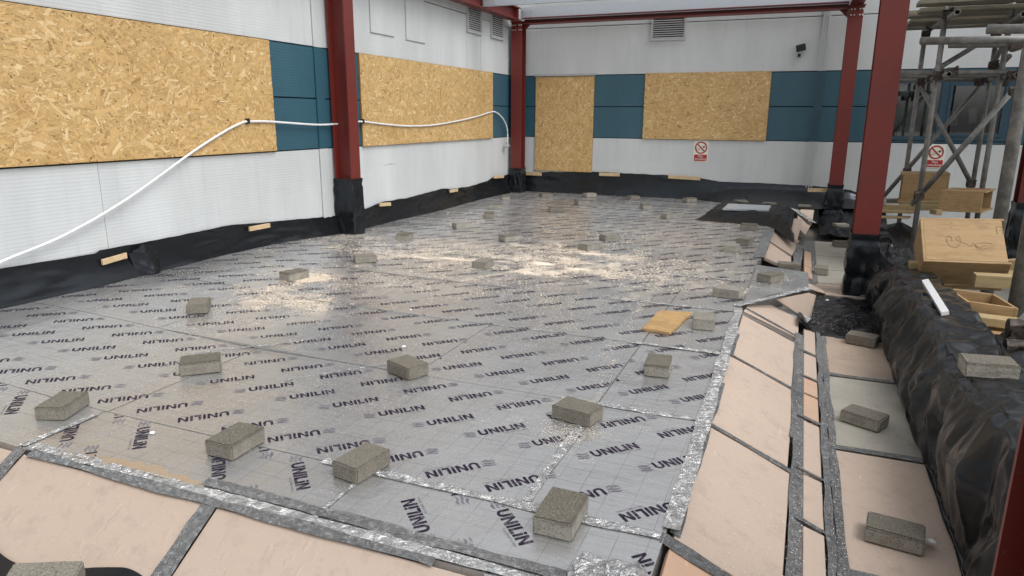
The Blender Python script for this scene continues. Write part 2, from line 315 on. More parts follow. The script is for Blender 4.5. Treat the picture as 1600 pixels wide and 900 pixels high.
# window band strips, frame and panes
WX0, WX1, WZ0, WZ1 = 1.08, 2.62, 1.0, 1.86
bpanel(WX0, WX1, ZB, WZ0, 'wall_teal'); bpanel(WX0, WX1, WZ1, ZT, 'wall_teal')
win = obj('window', MB().box(WX0, WX1, YB-.012, YB+.05, WZ0+.002, WZ0+.06).box(WX0, WX1, YB-.012, YB+.05, WZ1-.06, WZ1-.002).box(WX0, WX0+.06, YB-.01, YB+.05, WZ0+.06, WZ1-.06).box(WX1-.06, WX1, YB-.01, YB+.05, WZ0+.06, WZ1-.06).box(1.76, 1.86, YB-.014, YB+.05, WZ0+.06, WZ1-.06), 'frame_blue', bld)
for x0, x1 in ((WX0+.06, 1.76), (1.86, WX1-.06)): obj('pane', MB().box(x0, x1, YB+.012, YB+.018, WZ0+.06, WZ1-.06), 'glass', win)
obj('sash', MB().box(1.86, WX1-.06, YB-.02, YB+.01, WZ0+.06, WZ0+.1).box(1.86, WX1-.06, YB-.02, YB+.01, WZ1-.1, WZ1-.06).box(1.86, 1.9, YB-.02, YB+.01, WZ0+.1, WZ1-.1).box(WX1-.1, WX1-.06, YB-.02, YB+.01, WZ0+.1, WZ1-.1), 'frame_blue', win)
# room behind
RY = YB+1.8
room = obj('room_shell', MB().box(.6, 3.2, RY, RY+.1, .2, 2.3).box(.5, .6, YB+.5, RY, .2, 2.3).box(3.2, 3.3, YB+.5, RY, .2, 2.3).box(.5, 3.3, YB+.5, RY, 2.3, 2.4).box(.5, 3.3, YB+.5, RY, .1, .2), 'room_wall', bld)
c = thing('curtain', (1.4, YB+.75, .9), 'grey pleated curtain hanging inside the window', 'curtain')
obj('fabric', MB().grid(60, 2, lambda u, v: (1.0+.95*u, YB+.75+.035*math.sin(u*60)+.012*math.sin(u*23), 1.2+.7*v)), 'curtain', c, smooth=True)
cb = thing('cupboard', (1.38, YB+.62, .8), 'low white cupboard seen through the left window pane', 'cupboard')
obj('carcass', MB().box(1.33, 1.62, YB+.55, YB+.72, .8, 1.2), 'cupboard_white', cb); obj('door', MB().box(1.335, 1.47, YB+.535, YB+.548, .82, 1.195), 'cupboard_white', cb); obj('door', MB().box(1.48, 1.615, YB+.535, YB+.548, .82, 1.195), 'cupboard_white', cb)
fan = thing('desk_fan', (1.27, YB+.42, .9), 'dark round desk fan behind the left window pane', 'fan')
mb = MB(); mb.tube((1.27, YB+.4, 1.16), (1.27, YB+.45, 1.16), .065, 16); obj('cage', mb, 'dark_cloth', fan); obj('stand', MB().tube((1.27, YB+.43, .9), (1.27, YB+.43, 1.1), .014, 8).tube((1.27, YB+.43, .88), (1.27, YB+.43, .9), .07, 12), 'dark_cloth', fan)
for nm, lab, x, wd, z1, ma in (('coat', 'black coat hanging inside the right window pane', 2.12, .2, 1.6, 'dark_cloth'), ('vest', 'yellow safety vest hanging inside the right window pane', 2.02, .1, 1.66, 'hivis')):
    cc = thing(nm, (x, YB+.45, .9), lab, nm); dy = .45 if nm == 'coat' else .53
    obj('cloth', MB().grid(24, 14, lambda u, v: (x+(u-.5)*2*wd*(.5+.5*math.sin(min(1, v*1.2)*1.57)), YB+dy+.03*math.sin(u*22)+.02*N3(u*4, v*3, 0), z1-(z1-1.02)*v)), ma, cc, smooth=True)
    obj('hanger', MB().tube((x-wd*.4, YB+dy, z1+.01), (x+wd*.4, YB+dy, z1+.01), .008, 6).tube((x, YB+dy, z1), (x, YB+dy, 1.9), .004, 6), 'black_rubber', cc)
for i, (x, z) in enumerate(((1.98, 1.2), (2.22, 1.24))):
    obj('paper_sheet', MB().obox((x, YB+.36, z), (.1, .02, .02), (.0, .004, 0), (-.03, .0, .21)), 'paper', label=('left' if i == 0 else 'right')+' white sheet of paper in the right window pane', cat='paper', group='papers inside the window')
obj('paper_notice', MB().box(1.24, 1.36, YB+.03, YB+.034, 1.62, 1.76), 'room_wall', label='small grey notice taped inside the left window pane', cat='notice')

# ------------------------------------------------------------------ louvred vents
def vent(P, ux, wd, z0, z1, label):
    t = thing('wall_vent', (P[0], P[1], z0), label, 'vent', 'louvred vents high on the walls'); ux = Vector(ux); nx = Vector((ux.y, -ux.x, 0)); P = Vector((P[0], P[1], 0))
    def bx(u0, u1, n0, n1, a, b, tilt=0):
        o = P+ux*u0+nx*n0+Vector((0, 0, a)); return MB().obox(o+Vector((0, 0, tilt)), nx*(n1-n0)-Vector((0, 0, tilt)), ux*(u1-u0), Vector((0, 0, b-a)))
    obj('backing', bx(.02, wd-.02, .002, .006, z0+.02, z1-.02), 'void_black', t, fix=True)
    fr = MB()
    for a in ((0, wd, .002, .03, z0, z0+.03), (0, wd, .002, .03, z1-.03, z1), (0, .03, .002, .028, z0+.03, z1-.03), (wd-.03, wd, .002, .028, z0+.03, z1-.03)):
        q = bx(*a); k = len(fr.v); fr.v += q.v; fr.f += [tuple(i+k for i in f) for f in q.f]
    obj('frame', fr, 'louvre_grey', t, fix=True)
    n = 11
    for i in range(n):
        z = z0+.034+(z1-z0-.07)*i/n
        obj('slat', bx(.03, wd-.03, .008, .02, z, z+.0145), 'louvre_grey', t, fix=True)
vent((XL, 9.82), (0, 1, 0), .51, 2.52, 2.93, 'louvred metal vent on the left wall, left of the pair'); vent((XL, 10.69), (0, 1, 0), .5, 2.525, 2.93, 'louvred metal vent on the left wall, nearest the corner column')
vent((-2.42, YB), (1, 0, 0), .55, 2.5, 2.93, 'wide louvred metal vent on the back wall above the boarded window')

# ------------------------------------------------------------------ OSB boarding
def osb(name, o, ux, wd, z0, z1, label, tilt=0, vert=False):
    t = thing(name, (o[0], o[1], z0), label, 'board', 'chipboard sheets over the openings'); o = Vector((o[0], o[1], 0)); ux = Vector(ux); nx = Vector((ux.y, -ux.x, 0)); uz = Vector((0, 0, 1)); th = .02
    b = MB().obox(o+nx*.003+uz*z0, nx*th, ux*wd, uz*(z1-z0)); obj('core', b, 'osb_edge', t, fix=True)
    hgt = z1-z0; rs = np.random.RandomState(len(label)+int(wd*100)); n = int(wd*hgt*6000)
    cu = rs.uniform(0, wd, n); cz = rs.uniform(0, hgt, n); L = rs.gamma(4, .0145, n).clip(.015, .14)/2; W = rs.gamma(4, .0042, n).clip(.005, .04)/2; big = rs.rand(n) < .35; L[big] *= .45; W[big] *= .5
    ang = np.where(rs.rand(n) < .55, rs.normal(0, .5, n), rs.uniform(-1.57, 1.57, n)) + (1.57 if vert else 0); off = th+.0036+rs.uniform(.0002, .004, n)
    sk = rs.uniform(-.6, .6, n)
    ca, sa = np.cos(ang), np.sin(ang); Vt = np.zeros((n, 4, 3))
    for k, (a, bb) in enumerate(((-1, -1), (1, -1), (1, 1), (-1, 1))):
        aa = a*L*(1+0.0*sk)+bb*W*sk*1.5; u = (cu+aa*ca-bb*W*sa).clip(.001, wd-.001); z = (cz+aa*sa+bb*W*ca).clip(.001, hgt-.001)
        Vt[:, k] = np.outer(u, ux)+np.outer(off+rs.uniform(-.0004, .0004, n), nx)+np.outer(z, uz)
    base = np.array([.53, .345, .14]); lt = np.array([.72, .54, .29]); dk = np.array([.32, .18, .06]); r = rs.rand(n)[:, None]
    q = rs.rand(n)[:, None]; col = base*(.84+.32*q); col = np.where(r > .72, base+(lt-base)*q, col); col = np.where(r < .1, base+(dk-base)*q**1.3, col)
    me = bpy.data.meshes.new('strand_face'); me.from_pydata(Vt.reshape(-1, 3).tolist(), [], np.arange(4*n).reshape(n, 4).tolist())
    ca_ = me.color_attributes.new('Col', 'FLOAT_COLOR', 'CORNER'); cc = np.ones((n*4, 4), np.float32); cc[:, :3] = np.repeat(col, 4, 0); ca_.data.foreach_set('color', cc.ravel())
    me.materials.append(MATS['osb']); s = bpy.data.objects.new('strand_face', me); C.objects.link(s); s.parent = t; s.location = o+uz*z0-wloc(t); s['kind'] = 'stuff'
    for i in range(max(3, int(wd/.55))):
        for zz in (z0+.03, z1-.03):
            u = .05+(wd-.1)*i/max(2, int(wd/.55)-1)
            if u < wd: obj('screw', MB().tube(o+ux*u+nx*(th+.004)+uz*zz, o+ux*u+nx*(th+.0095)+uz*zz, .005, 6), 'coupler_steel', t)
    return t
osb('osb_board', (XL, .32), (0, 1, 0), 5.2, .966, 1.988, 'longest golden chipboard sheet on the left wall, cut off by the picture edge')
osb('osb_board', (XL, 6.99), (0, 1, 0), 3.745, .956, 1.993, 'chipboard sheet on the left wall between the column and the corner')
osb('osb_board', (-4.38, YB), (1, 0, 0), 1.05, .375, 1.975, 'tall upright chipboard sheet closing the doorway by the corner column', vert=True)
osb('osb_board', (-2.475, YB), (1, 0, 0), 1.94, .957, 2.002, 'chipboard sheet over the back wall window, above the no smoking sign')
dh = obj('door_drip_strip', MB().box(-4.4, -3.31, YB-.05, YB-.001, 1.982, 2.018), 'lintel_grey', bld)

# ------------------------------------------------------------------ text helper and no-smoking signs
_tc = {}
def text_mesh(txt, size, align='CENTER'):
    if (txt, size) not in _tc:
        cu = bpy.data.curves.new('t', 'FONT'); cu.body = txt; cu.size = size; cu.align_x = align; cu.resolution_u = 2; o = bpy.data.objects.new('t', cu); C.objects.link(o)
        me = bpy.data.meshes.new_from_object(o.evaluated_get(bpy.context.evaluated_depsgraph_get())); bpy.data.objects.remove(o)
        _tc[(txt, size)] = ([v.co.copy() for v in me.vertices], [tuple(p.vertices) for p in me.polygons]); bpy.data.meshes.remove(me)
    return _tc[(txt, size)]
def sign(x, z0, flip, label):
    wd, hg = .228, .338; t = thing('no_smoking_sign', (x, YB, z0), label, 'sign', 'no smoking signs'); y = YB-.004
    obj('plate', MB().box(x, x+wd, y, YB-.0005, z0, z0+hg), 'sign_cream', t)
    obj('red_panel', MB().box(x+.012, x+wd-.012, y-.002, y-.0005, z0+.012, z0+.115), 'sign_red', t)
    cx, cz, ro, ri = x+wd/2, z0+.225, .098, .077; rg = MB()
    for k in range(36):
        a, b = 2*math.pi*k/36, 2*math.pi*(k+1)/36
        rg.poly([(cx+ri*math.cos(a), y-.002, cz+ri*math.sin(a)), (cx+ro*math.cos(a), y-.002, cz+ro*math.sin(a)), (cx+ro*math.cos(b), y-.002, cz+ro*math.sin(b)), (cx+ri*math.cos(b), y-.002, cz+ri*math.sin(b))])
    d = Vector((.707, 0, -.707)); e = Vector((.707, 0, .707)); cc = Vector((cx, y-.0025, cz))
    rg.poly([cc-d*.08-e*.01, cc+d*.08-e*.01, cc+d*.08+e*.01, cc-d*.08+e*.01]); obj('prohibition_ring', rg, 'sign_red', t)
    ux = Vector((.87, 0, .5)); uz = Vector((-.5, 0, .87)); cg = MB(); c0 = Vector((cx, y-.0015, cz-.012))
    def st(a, b, wdt=.005):
        a = c0+ux*a[0]+uz*a[1]; b = c0+ux*b[0]+uz*b[1]; dd = (b-a).normalized(); nn = Vector((-dd.z, 0, dd.x))*wdt/2; cg.poly([a-nn, b-nn, b+nn, a+nn])
    st((-.045, .012), (.065, .012)); st((-.045, -.012), (.065, -.012)); st((-.045, -.014), (-.045, .014)); st((.065, -.014), (.065, .014)); st((.05, -.012), (.05, .012), .02)
    st((-.055, .0), (-.06, .03)); st((-.06, .03), (-.045, .045)); st((-.045, .045), (-.052, .065)); st((-.068, .005), (-.072, .035)); obj('cigarette_symbol', cg, 'sign_black', t)
    tm = MB()
    for s, zz, sz in (('No', z0+.07, .056), ('smoking', z0+.03, .052)):
        vv, ff = text_mesh(s, sz); k = len(tm.v); tm.v += [(cx+q.x*1.05, y-.0035, zz+q.y) for q in vv]; tm.f += [tuple(i+k for i in f) for f in ff]
    obj('lettering', tm, 'sign_cream', t)
sign(-1.628, .606, 0, 'no smoking sign under the boarded window on the back wall'); sign(1.69, .61, 0, 'no smoking sign under the window behind the scaffold')
lt = thing('floodlight', (-.17, YB, 2.2), 'small dark floodlight on the back wall', 'light')
obj('bracket', MB().box(-.19, -.15, YB-.06, YB, 2.2, 2.24), 'black_rubber', lt); obj('lamp_head', MB().obox((-.21, YB-.17, 2.25), (.13, 0, .03), (0, .11, .02), (-.02, -.01, .09)), 'black_rubber', lt, bevel=.008)

# ------------------------------------------------------------------ insulation floor
flo = thing('insulation_floor', (-2.4, 6, -.3), 'silver foil faced insulation boards laid over the ground', None, kind='structure')
d45 = math.sqrt(.5)
def stroke_letters():
    Q = []; w_ = .22; x = 0
    def q(*p, f=False): Q.append(([(px+x, py) for px, py in p], f))
    # U
    q((0, .36), (w_, .36), (w_, 1), (0, 1)); q((.6, .36), (.6+w_, .36), (.6+w_, 1), (.6, 1))
    for k in range(6):
        a0, a1 = math.pi+math.pi*k/6, math.pi+math.pi*(k+1)/6
        q((.41+.41*math.cos(a0), .36+.36*math.sin(a0)), (.41+.41*math.cos(a1), .36+.36*math.sin(a1)), (.41+.19*math.cos(a1), .36+.16*math.sin(a1)), (.41+.19*math.cos(a0), .36+.16*math.sin(a0)))
    x += .96
    def Nn(): q((0, 0), (w_, 0), (w_, 1), (0, 1)); q((.62, 0), (.62+w_, 0), (.62+w_, 1), (.62, 1)); q((w_, .72), (.62, 0), (.62, .3), (w_, 1))
    Nn(); x += .98
    q((0, 0), (w_, 0), (w_, 1), (0, 1)); x += .37
    q((0, 0), (w_, 0), (w_, 1), (0, 1)); q((w_, 0), (.58, 0), (.58, .22), (w_, .22)); x += .68
    q((0, 0), (w_, 0), (w_, .72), (0, .72)); q((0, .8), (w_, .8), (w_, 1), (0, 1)); x += .37
    Nn()
    x = 0; n0 = len(Q)
    for k in range(3):                                           # three wavy strokes left of the word
        for j in range(5):
            def P(tq, sgn): return (-1.42+1.12*tq+.06*k, .15+.34*k+.09*math.sin(tq*6.0+.4)+sgn*.12*math.sin(math.pi*min(.97, max(.03, tq))))
            Q.append(([P(j/5, -1), P((j+1)/5, -1), P((j+1)/5, 1), P(j/5, 1)], True))
    return Q
LET = stroke_letters(); CAPH = .0498
def clip(poly, x0, x1, y0, y1):
    for ax, lim, sg in ((0, x0, 1), (0, x1, -1), (1, y0, 1), (1, y1, -1)):
        out = []
        for i in range(len(poly)):
            a, b = poly[i-1], poly[i]; da, db = sg*(a[ax]-lim), sg*(b[ax]-lim)
            if (da >= 0) != (db >= 0): tt = da/(da-db); out.append((a[0]+(b[0]-a[0])*tt, a[1]+(b[1]-a[1])*tt))
            if db >= 0: out.append(b)
        poly = out
        if len(poly) < 3: return []
    return poly
TAGV, TAGF = text_mesh('FOR SMART LIVING', .0125, 'LEFT')
TAG0, TAG1 = min(v.x for v in TAGV), max(v.x for v in TAGV)
def prints(board, x0, x1, y0, y1, rot90=False, ph=(0, 0), top=0.0):
    ink, faint = MB(), MB(); e = .006; x0 += e; x1 -= e; y0 += e; y1 -= e
    items = []
    for j in range(-4, 32):
        for k in range(-16, 30):
            if not rot90:
                m_ = j//2
                if j % 2 == 0: o = (-1.628+.2475*k+ph[0], 2.44+.67*m_+ph[1]); a = math.pi/4
                else: o = (-1.659+.2475*k+ph[0]+.21*d45-.05*d45, 2.71+.67*m_+ph[1]+.21*d45+.05*d45); a = math.pi*1.25
            else:
                if k % 2 == 0: o = (-1.66+.405*k+ph[0], 1.93+.2475*j+ph[1]); a = -math.pi/4
                else: o = (-1.5+.405*k+ph[0]+.1, 1.75+.2475*j+ph[1]); a = math.pi*.75
            if x0-.3 < o[0] < x1+.3 and y0-.3 < o[1] < y1+.3: items.append((o, a))
    for o, a in items:
        ca, sa = math.cos(a), math.sin(a)
        for i, (pl, ft) in enumerate(LET):
            pp = clip([(o[0]+(x*ca-y*sa)*CAPH, o[1]+(x*sa+y*ca)*CAPH) for x, y in pl], x0, x1, y0, y1)
            if pp: (faint if ft else ink).poly([(x, y, top+fz(x, y)+.0012) for x, y in pp])
        if o[1] < 3.4 and not False:
            vv = [((v.x-TAG1)+.209, v.y-.0165) for v in TAGV]; vv = [(o[0]+x*ca-y*sa, o[1]+x*sa+y*ca) for x, y in vv]
            if all(x0 < x < x1 and y0 < y < y1 for x, y in vv):
                i = len(faint.v); faint.v += [(x, y, top+fz(x, y)+.0012) for x, y in vv]; faint.f += [tuple(i+q for q in f) for f in TAGF]
    if ink.f: obj('printed_lettering', ink, 'print_ink', board)
    if faint.f: obj('printed_emblem', faint, 'print_ink_faint', board)
def board(x0, x1, y0, y1, rot90=False, ph=(0, 0), th=.1, txt=True):
    jz = rnd.uniform(-.0012, .0012); nx, ny = max(1, int((x1-x0)/.25)), max(1, int((y1-y0)/.25)); e = .0025
    b = MB().grid(nx, ny, lambda u, v: (lambda X, Y: (X, Y, fz(X, Y)+jz))(x0+e+(x1-x0-2*e)*u, y0+e+(y1-y0-2*e)*v))
    T = [(x0+e, y0+e), (x1-e, y0+e), (x1-e, y1-e), (x0+e, y1-e)]
    for i in range(4):
        a, c = T[i], T[(i+1) % 4]; b.poly([(a[0], a[1], -th), (c[0], c[1], -th), (c[0], c[1], fz(*c)+jz), (a[0], a[1], fz(*a)+jz)])
    o = obj('foil_board', b, 'foil', flo)
    if txt: prints(o, x0, x1, y0, y1, rot90, ph, jz)
    return o
YS = [2.0, 2.955, 3.915, 4.87, 5.86, 6.85, 7.85, 8.9, 9.9, 10.85, 11.79]
for i, (y0, y1) in enumerate(zip(YS, YS[1:])):
    xs = [-4.75, -2.78, -.77, -.285] if i % 2 == 0 else [-4.75, -3.55, -1.75, -.77, -.285]
    if y0 > 6.7: xs = [x for x in xs if x != -.77]; xs[-1] = -.26
    if y0 > 8.8: xs[-1] = -.95 if y0 < 9.8 else (-.26 if y0 > 10.8 else -.95)
    for k, (a, b) in enumerate(zip(xs, xs[1:])): board(a, b, y0, y1, ph=(rnd.uniform(-.03, .03) if i else 0, rnd.uniform(-.04, .04) if i else 0))
board(-.95, -.26, 8.9, 9.35); board(-.95, -.26, 10.75, 10.85, txt=False)
for a, b in ((-4.75, -2.79), (-2.79, -1.385), (-1.385, -.285)): board(a, b, 1.615, 2.0, rot90=True, ph=(rnd.uniform(-.05, .05), 0))
tg = obj('foil_board', MB().slab([(-.283, 5.1, .0012), (-.1, 5.5, .0012), (.155, 5.78, .0012), (.155, 6.44, .0012), (-.283, 6.6, .0012)], (0, 0, .1)), 'foil', flo, fix=True)

def tape(p0, p1, wd, mat='foil_tape', nrm=(0, 0, 1), lift=.003, seg=None, wob=.016, rough=.0025):
    p0, p1 = Vector(p0), Vector(p1); d = p1-p0; L = d.length; d.normalize(); nrm = Vector(nrm).normalized(); s = nrm.cross(d); n = seg or max(4, int(L/.05)); k = rnd.uniform(0, 99)
    def fn(u, v):
        q = p0+d*L*u+s*(v-.5)*(wd+.4*wob*math.sin(k+u*L*9)+wob*noise.noise(Vector((u*L*5, v*3, k))))
        return q+nrm*(lift+rough*(noise.noise(Vector((u*L*22, v*9, k)))+.7*ridge(u*L*9, v*4, k)))
    return obj('foil_tape', MB().grid(n, 6, fn), mat, flo, smooth=True)
def ftape(a, b, wd, mat='foil_tape'):
    A, B = Vector((a[0], a[1], fz(*a))), Vector((b[0], b[1], fz(*b))); return tape(A, B, wd, mat)
for (a, b, wd) in (((-1.6, 2.0), (-.3, 2.0), .045), ((-.77, 2.03), (-.77, 2.93), .035), ((-1.3, 4.87), (-.3, 4.87), .03), ((-.85, 3.915), (-.3, 3.915), .035), ((-.95, 2.955), (-.3, 2.955), .04), ((-1.0, 5.86), (-.3, 5.86), .035),
                   ((-2.79, 1.63), (-2.79, 1.96), .03), ((-1.385, 1.64), (-1.385, 1.93), .022), ((-2.5, 9.02), (-1.15, 9.02), .07), ((-1.9, 10.3), (-.95, 10.3), .06), ((-4.6, 6.45), (-3.9, 6.1), .035), ((-4.2, 8.6), (-3.2, 8.5), .05), ((-4.6, 6.85), (-4.1, 6.83), .03), ((-3.3, 8.0), (-2.6, 7.85), .03), ((-3.9, 9.9), (-3.1, 9.9), .05), ((-2.3, 2.62), (-1.9, 3.1), .008), ((-3.05, 2.7), (-2.6, 3.2), .007)):
    ftape(a, b, wd)
# edge tapes: crinkled strip along the right and the front arris
tape((-.275, 2.05, .001), (-.3, 4.95, .001), .06, 'foil_tape', lift=.005, rough=.003); tape((-.28, 6.95, .001), (-.26, 8.9, .001), .1, 'painted_glint_tape', lift=.005, rough=.006)
tape((-2.75, 1.64, .001), (-.34, 1.64, .001), .05, 'foil_tape', lift=.005, rough=.004); tape((-1.9, 1.70, .001), (-.5, 1.69, .001), .05, 'painted_glint_tape', lift=.004, rough=.004)

# right-hand slope, narrow strip and lower ledge
SN = Vector((.17, 0, .39)).normalized()
def SP(X, Y): return Vector((X, Y, -(X+.3)*.17/.39))
def SX(x, y): d = ray(x, y); A = Vector((-.3, 0, 0)); return CAM+d*((A-CAM).dot(SN)/d.dot(SN))
def panel(pts, nrm, mat, th=.03): return obj('foam_panel', MB().slab(pts, Vector(nrm)*th), mat, flo, bevel=.002, fix=True)
for y0, y1, m in ((2.035, 2.945, 'foam_pink'), (2.99, 3.945, 'foam_pink'), (3.985, 4.86, 'foam_pink')):
    panel([SP(-.262, y0), SP(.075, y0), SP(.085, y1), SP(-.268, y1)], SN, m)
panel([SX(1162, 486), SX(1246.5, 528), SX(1249, 499), SX(1203, 474.5), SX(1171, 473)], SN, 'foam_pink')
panel([SP(-.255, 1.4), SP(.02, 1.4), SP(.07, 1.98), SP(-.265, 1.98)], SN, 'foam_peach')
panel([AZ(1213, 467, -.02), AZ(1263, 501, -.2), AZ(1267, 495, -.19), AZ(1275, 461, -.02), AZ(1264, 457, .004)], (-.1, -.6, .8), 'foam_pink', .015)
panel([SX(1195, 402), SX(1212, 410), SX(1237, 416), SX(1236, 402), SX(1203, 379)], SN, 'foam_pink')
panel([SX(1204, 377), SX(1238, 399), SX(1249, 376), SX(1209, 356)], SN, 'foam_pink')
for Y in (2.968, 3.965, 4.88): tape(SP(-.28, Y), SP(.15, Y-.02), .032, 'painted_glint_tape', SN, .004)
tape(SP(-.3, 2.0), SP(.05, 1.99), .05, 'painted_glint_tape', SN, .004)
for y0, y1 in ((2.05, 2.94), (3.0, 3.5), (3.97, 4.4)): tape(SP(-.262, y0), SP(-.266, y1), .03, 'painted_glint_tape', SN, .003)
tape(SP(.105, 1.4), SP(.115, 3.35), .06, 'painted_glint_tape', SN, .004); tape(SP(.112, 3.3), SP(.112, 5.1), .075, 'painted_glint_tape', SN, .003); tape(SP(.05, 7.0), SP(.09, 8.9), .09, 'painted_glint_tape', SN, .004)
tape(SX(1186, 459), SX(1262, 505), .12, 'foil_tape', (.1, -.3, .9), .012, rough=.008); tape(F(1150, 479), F(1266, 451), .05, 'foil_tape', lift=.005, rough=.006); tape(SX(1165, 482), SX(1247, 527), .03, 'painted_glint_tape', SN, .005)
ST = Vector((.033, 0, .1)).normalized()
def NP(X, Y): return Vector((X, Y, -.176-(X-.125)*.33))
for y0, y1, m in ((1.4, 2.56, 'foam_pink'), (2.6, 2.98, 'foam_pink'), (3.0, 3.57, 'foam_pink'), (3.62, 3.95, 'foam_peach'), (3.98, 4.22, 'foam_peach'), (4.26, 4.7, 'foam_pink'), (4.74, 5.28, 'foam_pink'), (7.15, 7.7, 'foam_peach'), (7.73, 8.6, 'foam_peach')):
    panel([NP(.14, y0), NP(.215, y0), NP(.215, y1), NP(.14, y1)], ST, m)
for Y in (2.58, 3.0, 3.6, 4.24, 4.72): tape(NP(.11, Y+.015), NP(.25, Y-.01), .022, 'painted_glint_tape', ST, .005)
tape(NP(.234, 1.4), NP(.234, 5.3), .034, 'painted_glint_tape', ST, .005, rough=.003)
ZL = -.222
def flat(pts, m, z=ZL): return panel([(x, y, z) for x, y in pts], (0, 0, 1), m, .04)
for y0, y1, m in ((1.35, 2.36, 'foam_pink'), (2.4, 3.37, 'foam_pink'), (3.43, 4.42, 'foam_grey'), (4.48, 5.28, 'foam_brown'), (7.1, 7.75, 'foam_grey'), (7.78, 8.55, 'foam_grey'), (8.58, 9.6, 'foam_grey')):
    flat([(.262, y0), (.78, y0), (.78, y1), (.262, y1)], m)
for Y in (2.38, 3.4, 4.45): tape((.25, Y, ZL), (.68, Y, ZL), .045, 'painted_glint_tape', lift=.004)
tape((.275, 1.35, ZL), (.268, 5.25, ZL), .036, 'painted_glint_tape', lift=.005, rough=.003); tape((.2, 7.0, ZL), (.2, 9.5, ZL), .12, 'painted_glint_tape', lift=.004)
flat([(.13, 6.62), (.75, 6.62), (.75, 7.07), (.13, 7.07)], 'foam_pink'); panel([(.1, 6.5, -.14), (.32, 6.58, -.205), (.3, 6.72, -.205), (.09, 6.64, -.1)], (.2, -.5, .8), 'foam_pink', .02)
tape((.67, 6.5, -.21), (.72, 7.3, -.21), .16, 'foil_tape', lift=.003)
# upright foam strip, far end pieces
q = AZ(1242, 374, -.1); panel([AY(1237, 371, q.y), AY(1246, 376, q.y-.05), AY(1254, 343, q.y+.35), AY(1243, 341, q.y+.35)], (.75, -.3, .3), 'foam_pink', .03)
panel([AZ(1247, 334, -.03), AZ(1245, 353, -.08), AZ(1258, 367, -.15), AZ(1268, 350, -.13)], (.3, -.2, .9), 'foam_pink'); panel([AZ(1247, 330, -.02), AZ(1269, 347, -.11), AZ(1272, 328, 0), AZ(1252, 327, 0)], (0, 0, 1), 'foam_pink'); tape(AZ(1240, 327, .01), AZ(1270, 349, -.1), .12, 'foil_tape', (.3, -.2, .9), .012)
# front slope
FN = Vector((0, -.52, .8)).normalized()
def FP(X, Y): return Vector((X, Y, -.002-(1.6-Y)*.62))
for x0, x1, dx in ((-4.6, -2.79, .02), (-2.735, -1.795, .0), (-1.74, -.72, .0)):
    panel([FP(x0+.003, 1.595), FP(x0+.003, .95), FP(x1-.003, .95), FP(x1-.003, 1.595)], FN, 'foam_pink')
panel([FP(-.69, 1.595), FP(-.69, .95), FP(-.3, .95), FP(-.3, 1.4), FP(-.42, 1.595)], FN, 'foam_peach')
for X in (-2.76, -1.768): tape(FP(X, 1.61), FP(X-.01, .95), .07, 'painted_glint_tape', FN, .005, rough=.005)
tape(FP(-.7, 1.61), FP(-.68, .95), .07, 'foil_tape', FN, .006, rough=.006)
tape((-2.7, 1.603, 0), (-.9, 1.603, 0), .035, 'painted_glint_tape', (0, -.3, .9), .006)
def crumple(u, v):
    X, Y = -.5+.24*u, 1.38+.42*v; hgt = .012+.03*math.sin(math.pi*u)*math.sin(math.pi*v)
    return (X+.03*N3(u*5, v*5, 1), Y+.03*N3(u*5, v*5, 7), -.13*sm((.35-v)/.35)-.1*sm((u-.75)/.25)+hgt*(.5+ridge(u*3, v*2.5, 2))+.010*ridge(u*8, v*5, 5)+.002*ridge(u*17, v*14, 5))
obj('crumpled_foil', MB().grid(60, 60, crumple), 'foil_tape', flo, smooth=True)

# ------------------------------------------------------------------ black membrane skirts
def skirt(name, tabs, n, horiz, label, seed, out, extra=0):
    s0, s1 = tabs[0][0], tabs[-1][0]
    def fn(u, v):
        s = s0+(s1-s0)*u; zt = interp(tabs, s)+.008*noise.noise(Vector((s*6, seed, 0))); vv = 1-v
        dpt = .012+.018*(1-vv)+out(s)*(1-vv)**2.2
        fold = .02*crease(s*1.1, vv*1.6+s*.7, seed)+.008*noise.noise(Vector((s*1.6-vv*3, vv*2, seed)))
        dpt += max(0, fold)*(1.1 if vv < .93 else .25)
        base = fz(XL, s) if horiz == 'L' else 0
        z = base+.004+(zt-base-.004)*vv
        return (XL+dpt, s, z) if horiz == 'L' else (s, YB-dpt, z)
    return obj(name, MB().grid(n, 16, fn), 'black_plastic', smooth=True, label=label, cat='membrane')
LT = [(-1, .32), (2.83, .325), (3.5, .305), (3.53, .325), (3.8, .32), (4.85, .33), (5.08, .31), (6.3, .225), (6.45, .22), (6.87, .213), (7.3, .262), (7.42, .268), (8.0, .255), (8.95, .29), (9.2, .262), (9.8, .24), (10.5, .27), (10.8, .325), (11.5, .31), (11.79, .3)]
skirt('membrane_skirt', LT, 420, 'L', 'black plastic membrane turned up along the foot of the left wall', 3, lambda s: .03+.05*sm((6.5-s)/2)*0+.02*math.sin(s*2.3))
BT = [(-4.7, .31), (-4.3, .345), (-3.3, .385), (-2.4, .375), (-2.0, .372), (-1.5, .345), (-1.2, .30), (-.5, .3), (.2, .29), (.75, .25), (1.1, .1), (1.3, .0)]
skirt('membrane_skirt', BT, 260, 'B', 'black plastic membrane turned up along the foot of the back wall', 9, lambda s: .05+.55*sm((s+1.9)/1.6)*(1-.5*sm((s-.2)/.5)))
# loose fold on the left skirt
c0 = (XL+.05, 3.82, .02)
obj('membrane_fold', MB().grid(24, 24, lambda u, v: (XL+.045+.06*(1-v)*math.sin(math.pi*u)+.018*ridge(u*3+v*2, v*1.2, 3)*math.sin(math.pi*u), 3.8+.22*u-.03*v+.05*v*(u-.5), .075+.24*v*(1-.25*abs(u-.5)*2)+.01*ridge(u*6, v*5, 8))), 'black_plastic', smooth=True, label='puckered fold of black membrane on the left wall skirt', cat='membrane')
